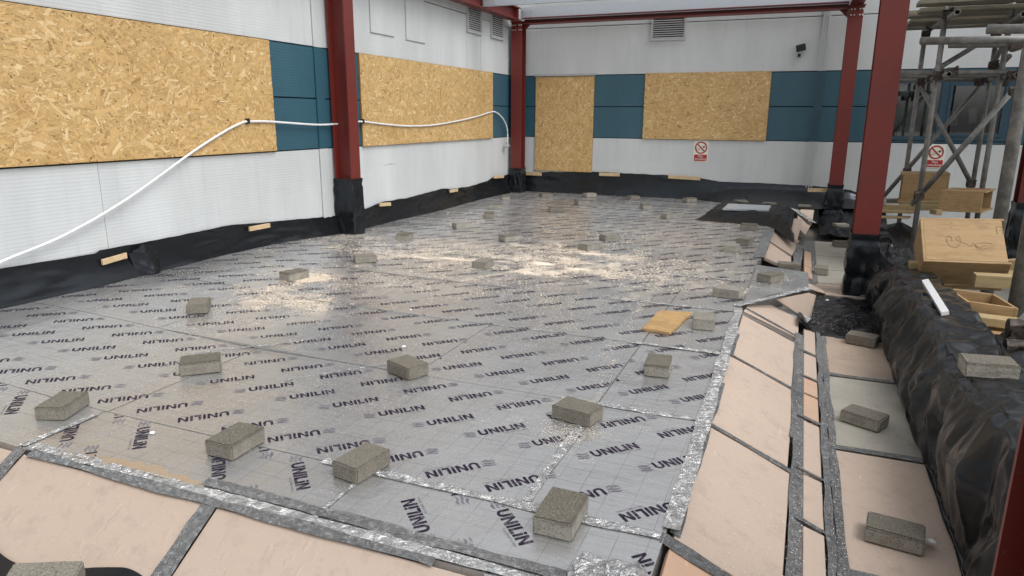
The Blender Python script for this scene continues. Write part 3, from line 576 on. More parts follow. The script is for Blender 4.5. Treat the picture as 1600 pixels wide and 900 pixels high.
# battens pinning the skirts
for (x0, y0, x1, y1, lab) in ((158, 410, 196, 399, 'tilted pale batten pinning the left skirt by the puckered fold'), (388, 358, 420, 352, 'pale batten pinning the left skirt, left of the red column'), (592, 320, 609, 319, 'small pale batten pinning the left skirt, just right of the red column'), (702, 299, 714, 297, 'small pale batten in the middle of the far left skirt'), (771, 277, 786, 276, 'small pale batten pinning the left skirt nearest the corner')):
    a, b = AX(x0, y0, XL+.045), AX(x1, y1, XL+.045); d = b-a; obj('batten', MB().obox(a-Vector((0, 0, .02)), (.02, 0, 0), d, (0, 0, .042)), 'batten', label=lab, cat='batten', group='battens pinning the membrane', bevel=.002, fix=True)
for (x0, x1, y0, y1, lab) in ((819, 846, 271, 272, 'pale batten pinning the back skirt under the boarded doorway'), (936, 968, 272, 273, 'pale batten pinning the back skirt right of the boarded doorway'), (1044, 1094, 276, 279, 'longest pale batten pinning the back skirt left of the sign'), (1262, 1293, 297, 297, 'pale batten on the black plastic left of the far right column')):
    Yq = YB-.05 if x0 < 1200 else YB-.35; a, b = AY(x0, y0, Yq), AY(x1, y1, Yq); d = b-a; obj('batten', MB().obox(a-Vector((0, 0, .03)), d, (0, .02, 0), (0, 0, .055)), 'batten', label=lab, cat='batten', group='battens pinning the membrane', bevel=.002, fix=True)

# ------------------------------------------------------------------ red steel frame
def hcol(mb, cx, cy, bx, by, z0, z1, flange='y', tf=.016, tw=.012):
    if flange == 'y':
        mb.box(cx-bx/2, cx+bx/2, cy-by/2, cy-by/2+tf, z0, z1); mb.box(cx-bx/2, cx+bx/2, cy+by/2-tf, cy+by/2, z0, z1); mb.box(cx-tw/2, cx+tw/2, cy-by/2+tf, cy+by/2-tf, z0, z1)
    else:
        mb.box(cx-bx/2, cx-bx/2+tf, cy-by/2, cy+by/2, z0, z1); mb.box(cx+bx/2-tf, cx+bx/2, cy-by/2, cy+by/2, z0, z1); mb.box(cx-bx/2+tf, cx+bx/2-tf, cy-tw/2, cy+tw/2, z0, z1)
ZBEAM = 2.83
def column(cx, cy, fl, zw, label, wlabel, bx=.2, by=.2, z0=-.31, zb=0, seed=1, top=ZBEAM, flare=.0):
    t = thing('steel_column', (cx, cy, z0), label, 'column', 'red steel columns'); m = MB(); hcol(m, cx, cy, bx, by, z0, top, fl); obj('shaft', m, 'red_oxide', t)
    if top == ZBEAM:
        obj('cap_plate', MB().box(cx-bx/2-.02, cx+bx/2+.02, cy-by/2-.02, cy+by/2+.02, top+.001, top+.02), 'red_oxide', t)
    if not wlabel: return t
    # plastic wrap round the foot
    per = [(-1, -1), (1, -1), (1, 1), (-1, 1)]
    def fn(u, v):
        k = u*4; i = int(k) % 4; f = k-int(k); a, b = per[i], per[(i+1) % 4]; px, py = a[0]+(b[0]-a[0])*f, a[1]+(b[1]-a[1])*f
        z = zb+(zw-zb)*v; sag = (1-v)*flare; ch = 1
        am = .010*(math.sin(math.pi*min(1, v*1.0))+.2); nn = N3(px*1.5, py*1.5, z*3, seed)*am+am*ridge(px*1.7+z*3, py*1.7, z*5, seed)
        tie = -.012*math.exp(-((v-.9)/.03)**2)-.014*math.exp(-((v-.33)/.05)**2)
        g_ = .012+nn+tie+sag
        return (cx+px*(bx/2+max(.007, g_))*ch, cy+py*(by/2+max(.007, g_))*ch, z)
    obj('plastic_wrap', MB().grid(72, 26, fn), 'black_plastic', smooth=True, label=wlabel, cat='plastic wrap', group='plastic wraps round the column feet')
    return t
column(-4.62, 6.5, 'x', .63, 'red steel column in front of the left wall between the chipboard sheets', 'black plastic wrapped round the foot of the left wall column', .22, .17, seed=2)
column(-4.6, 11.52, 'y', .43, 'red steel column in the corner of the two walls', 'black plastic wrapped round the foot of the corner column', .19, .2, seed=5)
column(.52, 11.5, 'y', .35, 'red steel column by the back wall right of the floodlight', 'black plastic wrapped round the foot of the far right column', .19, .2, zb=-.2, seed=8, flare=.03)
column(.585, 6.78, 'y', .33, 'thick red steel column in the middle ground on the right', 'black plastic wrapped round the foot of the thick middle right column', .205, .2, zb=-.24, seed=11, flare=.012)
column(.65, 1.62, 'y', -.1, 'red steel column cut off by the right picture edge', None, .3, .2, zb=-.24, seed=13)
column(2.28, 9.0, 'y', .44, 'red steel column behind the scaffold at the far right edge', 'black plastic wrapped round the foot of the column behind the scaffold', .19, .2, zb=-.3, seed=17)
# beams
def ibeam(name, a, b, hgt, wd, label, cat='beam', tf=.014, tw=.01):
    a, b = Vector(a), Vector(b); d = b-a; s = Vector((-d.y, d.x, 0)).normalized(); z = Vector((0, 0, 1)); m = MB()
    m.obox(a-s*wd/2, d, s*wd, z*tf); m.obox(a-s*wd/2+z*(hgt-tf), d, s*wd, z*tf); m.obox(a-s*tw/2+z*tf, d, s*tw, z*(hgt-2*tf)); t = thing(name, a, label, cat, 'red steel beams'); obj('girder', m, 'red_oxide', t); return t, s, d
zt = ZBEAM+.021
b1, _, _ = ibeam('steel_beam', (-4.5, 11.52, ZBEAM-.03), (.42, 11.5, ZBEAM-.03), .1, .16, 'red steel beam across the top in front of the back wall')
for x, sg in ((-4.5, 1), (.42, -1)): obj('gusset', MB().slab([(x, 11.514, 2.8), (x+sg*.11, 11.514, 2.8), (x, 11.514, 2.69)], (0, -.012, 0)), 'red_oxide', b1, fix=True)
b2, _, _ = ibeam('steel_beam', (-4.6, 11.4, zt), (-4.6, -1.5, zt), .2, .17, 'red steel beam running along the top of the left wall')
for y in (8.9, 10.05, 11.3): obj('stiffener', MB().box(-4.594, -4.52, y, y+.012, zt+.014, zt+.186), 'red_oxide', b2)
b3, _, _ = ibeam('steel_beam', (.52, 11.4, zt), (.56, 6.9, zt), .2, .17, 'red steel beam on top of the right-hand columns')
for (x, y, lab) in ((-4.6, 11.41, 'a'), (.52, 11.39, 'b')):
    for dx in (-.06, -.02, .05, .085):
        for z in (2.71, 2.785): obj('bolt', MB().tube((x+dx, y+.01, z), (x+dx, y-.012, z), .011, 6), 'bolt_zinc', b1)
for Y, x0, lab in ((11.47, -4.55, 'galvanised purlin lying on the red beam at the back wall'), (9.95, -4.55, 'galvanised purlin crossing nearer than the back wall beam')):
    t = thing('purlin', (x0, Y, zt), lab, 'purlin', 'galvanised purlins'); zz = zt+.02 if Y > 11 else zt+.02
    obj('web', MB().box(x0, .5, Y, Y+.004, zz, zz+.19), 'galvanised', t); obj('flange', MB().box(x0, .5, Y-.055, Y, zz-.003, zz), 'galvanised', t); obj('flange', MB().box(x0, .5, Y+.004, Y+.06, zz+.19, zz+.193), 'galvanised', t)
    for x in (x0+.04, x0+.2, -2.3, .3, .44):
        for z in (.045, .145): obj('bolt', MB().tube((x, Y, zz+z), (x, Y-.012, zz+z), .011, 6), 'bolt_zinc', t)

# ------------------------------------------------------------------ white pipe along the left wall
pp = [(-60, 445), (0, 410), (100, 368), (200, 310), (300, 238), (350, 206), (375, 193), (387, 190), (420, 190), (450, 192), (500, 195), (540, 192.5), (565, 190), (600, 194), (640, 197), (680, 195), (720, 188), (745, 182), (768, 175)]
P3 = []; off = XL+.04
for i, (x, y) in enumerate(pp): P3.append(AX(x, y, off))
P3 += [AX(776, 176, off), AX(784, 183, off+.01), AX(790, 193, off+.02), AX(793, 206, off+.03), AX(793, 226, off+.03)]
def cr(P, k=6):
    out = []
    for i in range(len(P)-1):
        a, b, c_, d = P[max(0, i-1)], P[i], P[i+1], P[min(len(P)-1, i+2)]
        for j in range(k): t_ = j/k; out.append(.5*((2*b)+(c_-a)*t_+(2*a-5*b+4*c_-d)*t_*t_+(3*b-a-3*c_+d)*t_**3))
    return out+[P[-1]]
pipe = thing('water_pipe', P3[-1], 'thin white plastic pipe looping along the left wall to a tap', 'pipe')
obj('hose', MB().path(cr(P3), .0105), 'white_plastic', pipe, smooth=True)
e = P3[-1]; obj('tap', MB().tube(e+Vector((0, 0, .03)), e-Vector((0, 0, .05)), .017, 10).tube(e+Vector((-.03, -.06, -.02)), e+Vector((.02, .05, -.02)), .012, 8).tube(e+Vector((.02, -.07, -.02)), e+Vector((-.02, -.07, -.02)), .028, 8).box(e.x-.03, e.x-.02, e.y-.03, e.y+.03, e.z-.06, e.z+.04), 'bolt_zinc', pipe)
for (x, y) in ((387, 190), (567, 190)): q = AX(x, y, off); obj('clip', MB().box(q.x-.02, q.x+.013, q.y-.016, q.y+.016, q.z-.02, q.z+.028), 'black_rubber', pipe)

# ------------------------------------------------------------------ concrete blocks
BM = []
for k in range(6):
    bm = bmesh.new(); bmesh.ops.create_cube(bm, size=1); bmesh.ops.scale(bm, vec=(.195, .132, .066), verts=bm.verts); bmesh.ops.translate(bm, vec=(0, 0, .033), verts=bm.verts)
    bmesh.ops.bevel(bm, geom=list(bm.edges), offset=.0055, segments=2, affect='EDGES')
    bmesh.ops.triangulate(bm, faces=[f for f in bm.faces if f.calc_area() > .004]); bmesh.ops.subdivide_edges(bm, edges=[e for e in bm.edges if e.calc_length() > .05], cuts=2, use_grid_fill=True)
    for v in bm.verts:
        if v.co.z > .004: v.co += Vector((noise.noise(v.co*30+Vector((k*9, 0, 0))), noise.noise(v.co*30+Vector((0, k*9, 3))), .7*noise.noise(v.co*30+Vector((5, 0, k*9)))))*.0022 + Vector((0, 0, -.012))*max(0, noise.noise(v.co*14+Vector((k*5, 2, 0)))-.25)*(1 if v.co.z > .05 else 0)
    me = bpy.data.meshes.new('concrete_block'); bm.to_mesh(me); bm.free(); me.polygons.foreach_set('use_smooth', [False]*len(me.polygons)); me.materials.append(MATS['concrete']); BM.append(me)
nb = [0]
def block(A, B, Cc, label, z=None, tilt=0, group='concrete blocks weighing down the boards'):
    un = (lambda q: F(*q)) if z is None else (lambda q: AZ(q[0], q[1], z))
    a, b = un(A), un(B); e1 = a-b; e1.z = 0
    if Cc: c_ = un(Cc); e2 = c_-b; e2.z = 0
    else: e2 = Vector((-e1.y, e1.x, 0)); e2 = e2 if e2.y > 0 else -e2
    Lg = e1.length > (.16 if not Cc else e2.length)
    u = (e1.normalized() if Lg else e2.normalized())
    v = Vector((-u.y, u.x, 0)); oth = e2 if Lg else e1
    if v.dot(oth) < 0: v = -v
    cen = b+u*.0975+v*.066
    if not Cc: mid = (a+b)/2; cen = mid+(v if Lg else u)*(.066 if Lg else .0975)
    o = bpy.data.objects.new('concrete_block', BM[nb[0] % 6]); nb[0] += 1; C.objects.link(o); zz = (fz(cen.x, cen.y) if z is None else z)+.003
    o.location = (cen.x, cen.y, zz-.002); o.rotation_euler = (0, tilt, math.atan2(u.y, u.x)); o.scale = (rnd.uniform(.96, 1.03), rnd.uniform(.94, 1.04), rnd.uniform(.93, 1.06)); tag(o, label, 'concrete block', group); return o
BL = [((834, 832), (893, 848), (916, 805), 'concrete block nearest the crumpled foil corner'), ((516, 749), (558, 760), (611, 727), 'concrete block by the front foam edge, in the middle of the picture'),
 ((859, 652), (921, 670), (941, 655), 'concrete block second nearest on the right, with sawdust at its foot'), ((319, 717), (362, 722), (411, 692), 'concrete block by the brown stained strip at the front left'),
 ((60, 656), (102, 659), (143, 630), 'leftmost concrete block, near the picture edge'), ((280, 589), (347, 582), None, 'concrete block lying lengthwise on the left foil, third from the left edge'),
 ((290, 492), (326, 491), None, 'short end-on block nearest the left wall skirt'), ((607, 582), (639, 596), (672, 586), 'dark topped block alone in the centre of the foil'),
 ((1003, 585), (1045, 592), (1050, 573), 'squat block in front of the plywood offcut'), ((1080, 515), (1115, 518), (1117, 505), 'block touching the plywood offcut'),
 ((1113, 463), (1153, 469), (1160, 463), 'brown block behind the plywood offcut by the foam edge'), ((1184, 439), (1203, 444), (1230, 438), 'pale topped block on the foil tongue by the thick column'),
 ((1129, 393), (1150, 395), None, 'front one of two blocks leaning together near the black cover'), ((1150, 383), (1169, 385), None, 'rear one of two blocks leaning together near the black cover'),
 ((1155, 359), (1183, 361), None, 'block in front of the black cover'), ((845, 309), (866, 308), None, 'far block below the boarded doorway'), ((784, 313), (797, 313), None, 'far block beside the corner column'),
 ((763, 327), (785, 327), None, 'second block out from the corner column'), ((757, 341), (772, 341), None, 'third block out from the corner column, standing end-on'), ((712, 359), (737, 357), None, 'bright topped block on the far left foil'),
 ((860, 331), (880, 331), None, 'block in the brownish reflection of the doorway board'), ((788, 379), (814, 376), None, 'darkest block, above the middle sawdust'), ((916, 309), (933, 308), None, 'far block right of the boarded doorway, by the back skirt'),
 ((902, 321), (922, 320), None, 'far block one row nearer than the doorway blocks'), ((984, 313), (1002, 312), None, 'far block below the longest batten'), ((1004, 327), (1019, 327), None, 'end-on far block below the longest batten'),
 ((1072, 317), (1090, 316), None, 'far block by the back skirt, left of the black cover'), ((1039, 343), (1062, 341), None, 'dull block beside the white tape left of the black cover'), ((946, 378), (969, 376), None, 'white topped block right of the centre sawdust'),
 ((906, 389), (918, 393), (941, 389), 'low block in the pale sawdust, right of centre'), ((621, 374), (637, 376), (649, 371), 'block behind the sawdust streak, right of the left column'), ((555, 412), (590, 411), None, 'pale block left of the long sawdust streak'),
 ((432, 437), (453, 441), (476, 436), 'block beside the left sawdust heap'), ((738, 419), (758, 422), (773, 415), 'block at the near edge of the long sawdust streak')]
for a, b, c_, lab in BL: block(a, b, c_, lab)
block((1212, 423), (1254, 426), None, 'block at the foot of the far foam slope, behind the foil tongue', z=-.05)
for a, b, c_, lab in (((1320, 536), (1367, 545), (1375, 535), 'block on the lower ledge below the thick column'), ((1310, 657), (1372, 677), (1385, 668), 'block on the grey ledge panel'), ((1352, 847), (1443, 872), (1450, 857), 'block on the nearest pink ledge panel'),
  ((1271, 429), (1294, 431), None, 'small block on the ledge left of the thick column'), ((1304, 386), (1330, 387), None, 'block half hidden behind the thick column, lower one'), ((1303, 358), (1330, 358), None, 'block half hidden behind the thick column, upper one')): block(a, b, c_, lab, z=ZL+.003)
block((1244, 327), (1269, 328), None, 'block on the far end of the foam slope by the far right column', z=-.02); block((1147, 320), (1171, 320), None, 'far block showing just above the bright metal sheet', z=0.0); block((1192, 324), (1210, 325), None, 'far block behind the right end of the bright metal sheet', z=0.0)
block((1520, 590), (1593, 598), (1600, 590), 'large pale block on the black plastic upstand', z=.262, tilt=.03)
o = block((10, 936), (60, 965), (110, 930), 'block on the black plastic in the bottom left corner', z=-.12); o.rotation_euler = (.15, .1, .6)

# ------------------------------------------------------------------ plastic sheets on the right
UT = [(1.0, .33), (2.0, .33), (2.6, .325), (3.05, .285), (3.5, .248), (3.75, .228), (4.0, .24), (4.7, .255), (4.95, .235), (5.9, .195), (7.1, .165)]
def drape(u, v):
    s = 1.2+5.85*u; zt = interp(UT, s)+.012*noise.noise(Vector((s*5, 1, 2)))
    L = [(0, .645, -.2), (.06, .66, -.205), (.5, .715, zt-.03), (.56, .74, zt), (.75, .98, zt+.005), (.82, 1.02, zt-.05), (1, 1.05, -.2)]
    for (a, xa, za), (b, xb, zb) in zip(L, L[1:]):
        if v <= b: t_ = (v-a)/(b-a); X, Z = xa+(xb-xa)*t_, za+(zb-za)*t_; break
    m = math.sin(math.pi*min(1, v/.56)) if v < .56 else .35
    f = .06*facet(s*5.2+1.6*v, v*2.6-.3*s, 1)+.034*facet(s*11-2.2*v, v*4.5+s, 2)+.012*facet(s*24+v*5, v*9, 3)+.03
    top = .035*crease(s*3, X*5, 9)
    return (X-max(-.02, f)*m*1.1-.03*sm((.08-v)/.08)*noise.noise(Vector((s*3, 0, 0))), s+.03*N3(s*3, v*3, 8)*m, Z+(top if .5 < v < .8 else .2*top))
obj('plastic_drape', MB().grid(560, 72, drape), 'black_plastic', smooth=True, label='long black plastic sheet draped over the low upstand on the right', cat='plastic sheet')
# hood at its far end
obj('plastic_hood', MB().grid(40, 30, lambda u, v: (lambda a, b: (.78+.17*math.cos(a)*math.cos(b)*(1+.15*N3(u*4, v*4, 1)), 6.75+.5*math.sin(a)*math.cos(b), -.02+.24*math.sin(b)+.03*ridge(u*7, v*5, 2)))(u*2*math.pi, -.5+v*2.0)), 'black_plastic', smooth=True, label='bunched black plastic at the far end of the upstand', cat='plastic sheet')
# raised flap behind the upstand, with a loose white trim strip
obj('plastic_flap', MB().grid(40, 20, lambda u, v: (.98+.3*v+.02*ridge(u*5, v*3, 1), 4.25-.95*u+.12*v, .17+.14*math.sin(math.pi*min(1, u*1.15))*v-.1*v*u+.03*crease(u*3, v*2, 7))), 'black_plastic', smooth=True, label='black plastic flap turned up behind the upstand by the open crate', cat='plastic sheet')
a, b = AX(1438, 460, .80), AX(1468, 514, .80); d = b-a; obj('trim_strip', MB().obox(a+Vector((0, 0, .075)), d, (.035, 0, .012), Vector((-.004, 0, .02))), 'white_plastic', label='white plastic trim strip lying on the upstand', cat='trim', fix=True)
# sheet under the thick column
def pad(u, v):
    X, Y = .1+.64*u, 5.26+1.45*v
    return (X, Y, -.225+.03*crease(Y*3, X*4, 2)+.012*crease(Y*4, X*5, 7)+.09*sm((.16-u)/.16))
obj('plastic_pad', MB().grid(60, 90, pad), 'black_plastic', smooth=True, label='crinkled black plastic on the ground round the thick column', cat='plastic sheet')
# sheet between thick column and timber
def back_sheet(u, v):
    X = .72+1.25*u; Y = 8.6-.5*v*0-1.1*(1-v)*(1-.5*u); Z = -.24+(.46-.1*u)*v
    return (X, Y, Z+.06*crease(u*3.2, v*2+u*2, 3))
obj('plastic_back_sheet', MB().grid(70, 40, back_sheet), 'black_plastic', smooth=True, label='black plastic sheet rising to the timbers right of the thick column', cat='plastic sheet')
def far_sheet(u, v):
    X = .33+.9*u; Y = 11.7-1.5*v
    return (X, Y, -.23+.3*(1-v)**3+.06*crease(X*3.5, Y*2, 3))
obj('plastic_far_sheet', MB().grid(50, 50, far_sheet), 'dull_plastic', smooth=True, label='black plastic spread round the far right column', cat='plastic sheet')
# covered roof opening with metal sheet
cv = thing('opening_cover', (-.55, 10, 0), 'low black plastic cover on the foil with a bright metal sheet on top', 'cover')
CF = F(1203, 354)
CQ = [F(1086, 344), AZ(1241, 381, -.06), AZ(1240, 330, 0), F(1125, 322)]
def cover(u, v):
    fr_ = CQ[0].lerp(CF, u/.72) if u < .72 else CF.lerp(CQ[1], (u-.72)/.28)
    p_ = fr_*(1-v)+(CQ[3]*(1-u)+CQ[2]*u)*v
    e_ = min(1, min(u/.12, (1-u)/.1, v/.3, (1-v)/.15)); hgt = .11*sm(e_)
    return p_+Vector((0, 0, .006+hgt+(.03*crease(p_.x*3, p_.y*2, 5))*sm(e_*2)+.03*math.exp(-((u-.88)/.08)**2-((v-.6)/.2)**2)))
obj('plastic_cover', MB().grid(90, 60, cover), 'dull_plastic', cv, smooth=True)
zc = .135; ms = [AZ(1129, 326, zc), AZ(1201, 328, zc), AZ(1205, 321, zc), AZ(1138, 318, zc)]
obj('metal_sheet', MB().slab(ms, (0, 0, .02)), 'galvanised', cv, fix=True, label='bright galvanised metal sheet')
# black plastic at the bottom left corner
def corner(u, v):
    X = -2.78+1.0*u; Y = .9+(.40+.035*math.sin(u*7+1)+.04*sm((u-.3)/.4)-.02*sm((u-.85)/.15))*v
    return (X, Y, FP(X, Y).z+.012+.03*math.sin(math.pi*v)*(1-.5*u)+.035*crease(X*2, Y*2, 3)*(1-v*.6))
obj('plastic_corner_sheet', MB().grid(60, 30, corner), 'black_plastic', smooth=True, label='black plastic sheet in the bottom left corner under a block', cat='plastic sheet')

# ------------------------------------------------------------------ plywood boxes, crate, timbers
def plybox(name, o, ex, ey, ez, skip, label, mat='plywood', th=.018, group='plywood boxes beside the scaffold'):
    o, ex, ey, ez = map(Vector, (o, ex, ey, ez)); lo = o
    t = thing(name, o, label, 'box', group); un = [q.normalized()*th for q in (ex, ey, ez)]
    P = {'bottom': (o, ex, ey, un[2]), 'top': (o+ez-un[2], ex, ey, un[2]), 'left': (o+un[2], un[0], ey, ez-2*un[2]), 'right': (o+un[2]+ex-un[0], un[0], ey, ez-2*un[2]),
         'front': (o+un[2]+un[0], ex-2*un[0], un[1], ez-2*un[2]), 'back': (o+un[2]+un[0]+ey-un[1], ex-2*un[0], un[1], ez-2*un[2])}
    for k, q in P.items():
        if k not in skip: obj('panel', MB().obox(*q), mat, t, bevel=.002, fix=True)
    return t
# big tilted box
P0 = AY(1443, 408, 5.75); ex = AY(1581, 413, 5.75)-P0; ey = AY(1447, 340, 6.1)-P0; ey -= ex*(ey.dot(ex)/ex.dot(ex)); ez = ey.cross(ex).normalized(); ez = ez if ez.y > 0 else -ez
bb = plybox('plywood_box', P0, ex, ez*.3, ey, ('right',), 'largest plywood box, tilted towards the camera with pencil scribble')
un = -ez
def scrib(pts): return [P0+ex*a+ey*b+un*.003 for a, b in pts]
m = MB(); m.path(cr(scrib([(.3+.06*math.cos(k*.7)*(1-.02*k)+.012*k, .45+.13*math.sin(k*.7)) for k in range(14)]+[(.5, .42), (.58, .36), (.6, .44), (.66, .34), (.75, .4)]), 4), .0011, 5); m.path(cr(scrib([(.82, .42), (.72, .44), (.62, .4), (.66, .31), (.76, .32)]), 4), .001, 5)
m.path(cr(scrib([(.9, .65), (.895, .8), (.96, .81), (.965, .66)]), 2), .0011, 5); obj('pencil_scribble', m, 'pencil', bb)
# open crate
Q0 = AY(1511, 466, 4.75); ex = AY(1592, 480, 4.75)-Q0; ex.z *= .6; ey = AY(1480, 446, 5.1)-Q0; ey.z = 0; hz = Vector((0, 0, .15)); plybox('open_crate', Q0-hz, ex, ey, hz, ('top',), 'open plywood crate in front of the largest box')
# box behind with open side
P1 = AY(1403, 317, 9.0); ex = AY(1478, 318, 9.0)-P1; hz = AY(1405, 271, 9.0)-P1; hz.x = hz.y = 0; plybox('plywood_box', P1, ex, (0.03, .4, 0), hz, ('left',), 'plywood box farthest back, under the second no smoking sign')
P2 = AY(1465, 330, 8.0); ex = AY(1535, 333, 7.9)-P2; hz = Vector((0, 0, AY(1467, 297, 8.0).z-P2.z)); bx = plybox('plywood_box', P2, ex, (.16, .38, 0), hz, ('right',), 'plywood box with red paint on its lid, right of the farthest box')
tp = P2+hz; m = MB(); 
for k in range(5): a = tp+ex*(.35+.1*k)+Vector((.06, .12+.04*k, .0025)); m.poly([a, a+Vector((.12, -.01, 0)), a+Vector((.12, .03, 0)), a+Vector((0, .035, 0))]) if k % 2 == 0 else None
obj('red_paint_mark', m, 'spray_red', bx)
nt_ = [0]
def timb(a, b, wd, hg, label, mat='timber', dy=None):
    a, b = Vector(a), Vector(b); d = b-a; s = Vector((0, 0, 1)).cross(d).normalized()*wd
    return obj('timber', MB().obox(a, d, s, (0, 0, hg)), mat, label=label, cat='timber', group='timbers lying by the scaffold', bevel=.003, fix=True)
timb(AY(1372, 329, 8.6), AY(1500, 329, 8.6), .07, .06, 'timber in front of the farthest box, upper of the pair'); timb(AY(1405, 322, 8.8), AY(1475, 322, 8.8), .08, .05, 'timber supporting the farthest box')
timb(AY(1368, 332, 8.4), AY(1425, 334, 8.2), .09, .025, 'flat board beside the thick column', 'timber'); timb(AY(1366, 341, 8.3), AY(1420, 342, 8.2), .1, .02, 'lowest flat board beside the thick column')
timb(AY(1452, 334, 8.1), AY(1462, 336, 7.6), .05, .05, 'short stub of timber sticking out by the black sheet'); timb(AY(1370, 318, 9.3), AY(1410, 318, 9.3), .1, .05, 'weathered timber left of the farthest box', 'old_plank')
timb(AY(1418, 440, 6.0), AY(1445, 441, 6.0), .1, .15, 'timber stub showing left of the largest box'); timb(AY(1420, 450, 5.9), AY(1600, 441, 5.9), .12, .07, 'long bearer under the largest box')
timb(AY(1522, 449, 5.6), AY(1640, 456, 5.6), .1, .09, 'pale bearer below the largest box'); timb(AY(1560, 440, 6.1), AY(1640, 436, 6.1), .06, .16, 'timber block behind the right end of the largest box')
timb(AY(1505, 505, 4.6), AY(1600, 517, 4.6), .1, .05, 'plank under the open crate'); timb(AY(1490, 540, 4.5), AY(1640, 560, 4.5), .3, .09, 'brown board below the crate plank', 'plywood')
timb(AY(1575, 630, 3.4), AY(1660, 640, 3.4), .1, .045, 'pale plank end right of the upstand block'); timb(AY(1500, 575, 4.2), AY(1680, 585, 4.2), .12, .06, 'low timber behind the upstand')
block((1455, 312), (1490, 312), None, 'block standing behind the top edge of the largest box', z=.36, group=None); block((1366, 319), (1384, 319), None, 'block on the timbers right of the thick column', z=.4, group=None)
# loose plywood offcut on the foil
oc = [F(1003, 517), F(1047, 524), F(1081, 492), F(1030, 489)]; oc = [q+Vector((0, 0, .02)) for q in oc]; obj('plywood_offcut', MB().slab(oc, (0, 0, .018)), 'orange_ply', label='orange plywood offcut lying on the foil', cat='offcut', bevel=.0015, fix=True)

# ------------------------------------------------------------------ scaffold
sc = thing('scaffold', (1.6, 8.8, -.32), 'grey tube scaffold with a plank deck in front of the window', 'scaffold')
r0 = .025
def vert(x, y, Y, z0, z1, r=r0, nm='standard', mat='scaffold_steel'):
    q = AY(x, y, Y); return obj(nm, MB().tube((q.x, Y, z0), (q.x, Y, z1), r, 12), mat, sc, smooth=True)
def seg(a, Ya, b, Yb, r=r0, nm='brace', ext=0, hollow=False, mat='scaffold_steel'):
    A, B = AY(*a, Ya), AY(*b, Yb); d = (B-A)*ext; return obj(nm, MB().tube(A-d, B+d, r, 12, hollow=hollow), mat, sc, smooth=True)
vert(1457, 165, 8.0, -.31, 2.6); vert(1430, 165, 9.6, -.31, 2.62); vert(1556, 165, 8.4, -.31, 2.75); vert(1540, 165, 9.6, -.31, 2.62); vert(1549, 210, 9.9, -.31, 1.9, .016, mat='galvanised')
vert(1580, 240, 6.9, -.31, 3.2, .05); vert(1603, 400, 5.2, -.31, 2.9, .05)
seg((1440, 138), 9.0, (1517, 286), 9.0); seg((1584, 140), 7.6, (1424, 320), 7.9); seg((1530, 136), 9.7, (1378, 310), 9.7); seg((1525, 71), 9.0, (1459, 111), 8.3); seg((1575, 55), 8.8, (1548, 108), 9.4); seg((1577, 88), 8.6, (1553, 112), 9.2)
seg((1439, 64), 6.6, (1640, 62), 6.2, .03, 'ledger', hollow=True); seg((1483, 71), 7.0, (1640, 69), 6.6, .022, 'ledger', hollow=True); seg((1543, 46), 6.0, (1660, 44), 5.8, .032, 'ledger', hollow=True)
seg((1402, 114), 8.3, (1584, 113), 8.3, nm='ledger'); seg((1380, 119), 8.9, (1582, 118), 8.6, .02, 'ledger'); seg((1380, 125), 9.6, (1560, 124), 9.6, nm='ledger')
seg((1483, 116), 7.6, (1436, 130), 9.9, nm='transom', hollow=True); seg((1590, 117), 7.8, (1528, 127), 9.9, nm='transom', hollow=True); seg((1496, 19), 7.3, (1450, 48), 9.9, nm='transom', hollow=True); seg((1600, 22), 7.3, (1550, 50), 9.9, nm='transom', hollow=True); seg((1414, 40), 9.0, (1402, 52), 9.9, nm='transom', hollow=True)
seg((1535, 555), 4.1, (1680, 566), 4.1, .034, 'ledger', hollow=True); seg((1562, 538), 4.3, (1625, 482), 4.3, .036, 'brace', hollow=True)
def coup(x, y, Y, s=.04):
    q = AY(x, y, Y); m = MB(); m.tube(q-Vector((s, 0, 0)), q+Vector((s, 0, 0)), s*.95, 10); m.tube(q+Vector((0, -s*1.2, -s*.3)), q+Vector((0, s*1.2, -s*.3)), s*.9, 10); m.tube(q+Vector((s*.6, -s*.8, s*.9)), q+Vector((s*.6, -s*1.9, s*.9)), s*.3, 6); m.tube(q+Vector((-s*.7, -s*.8, -s*.9)), q+Vector((-s*.7, -s*1.6, -s*.9)), s*.3, 6)
    obj('coupler', m, 'coupler_steel', sc)
for a in ((1436, 305, 7.8), (1417, 268, 9.5), (1517, 287, 9.0), (1466, 118, 7.9), (1440, 127, 9.2), (1455, 121, 8.8), (1530, 128, 9.3), (1545, 122, 9.2), (1582, 118, 7.9), (1552, 102, 9.0), (1447, 52, 9.4), (1402, 50, 9.7), (1480, 22, 7.9), (1556, 54, 9), (1586, 70, 6.6), (1590, 30, 8), (1488, 112, 7.8), (1568, 128, 8.6)): coup(*a, .042)
coup(1592, 513, 4.2, .05); coup(1588, 545, 4.05, .05); coup(1585, 142, 7.5, .04)
# plank deck
zd = 2.32
for i in range(8):
    Y0 = 7.7+.285*i; xl = .87+.05*((i*7) % 4)-.01*i
    obj('deck_plank', MB().obox((xl, Y0, zd+(.045 if i in (1, 4) else 0)+rnd.uniform(0, .012)), (3.8, rnd.uniform(-.03, .03), rnd.uniform(-.02, .03)), (0, .235, 0), (0, 0, .038)), 'old_plank', sc, bevel=.003)
for i, (x, Y) in enumerate(((1.2, 7.75), (1.45, 7.5), (1.05, 8.5))): obj('deck_plank', MB().obox((x, Y, zd+.085), (3.4, .1-.06*i, .03), (0, .23, 0), (0, 0, .038)), 'old_plank', sc, bevel=.003)

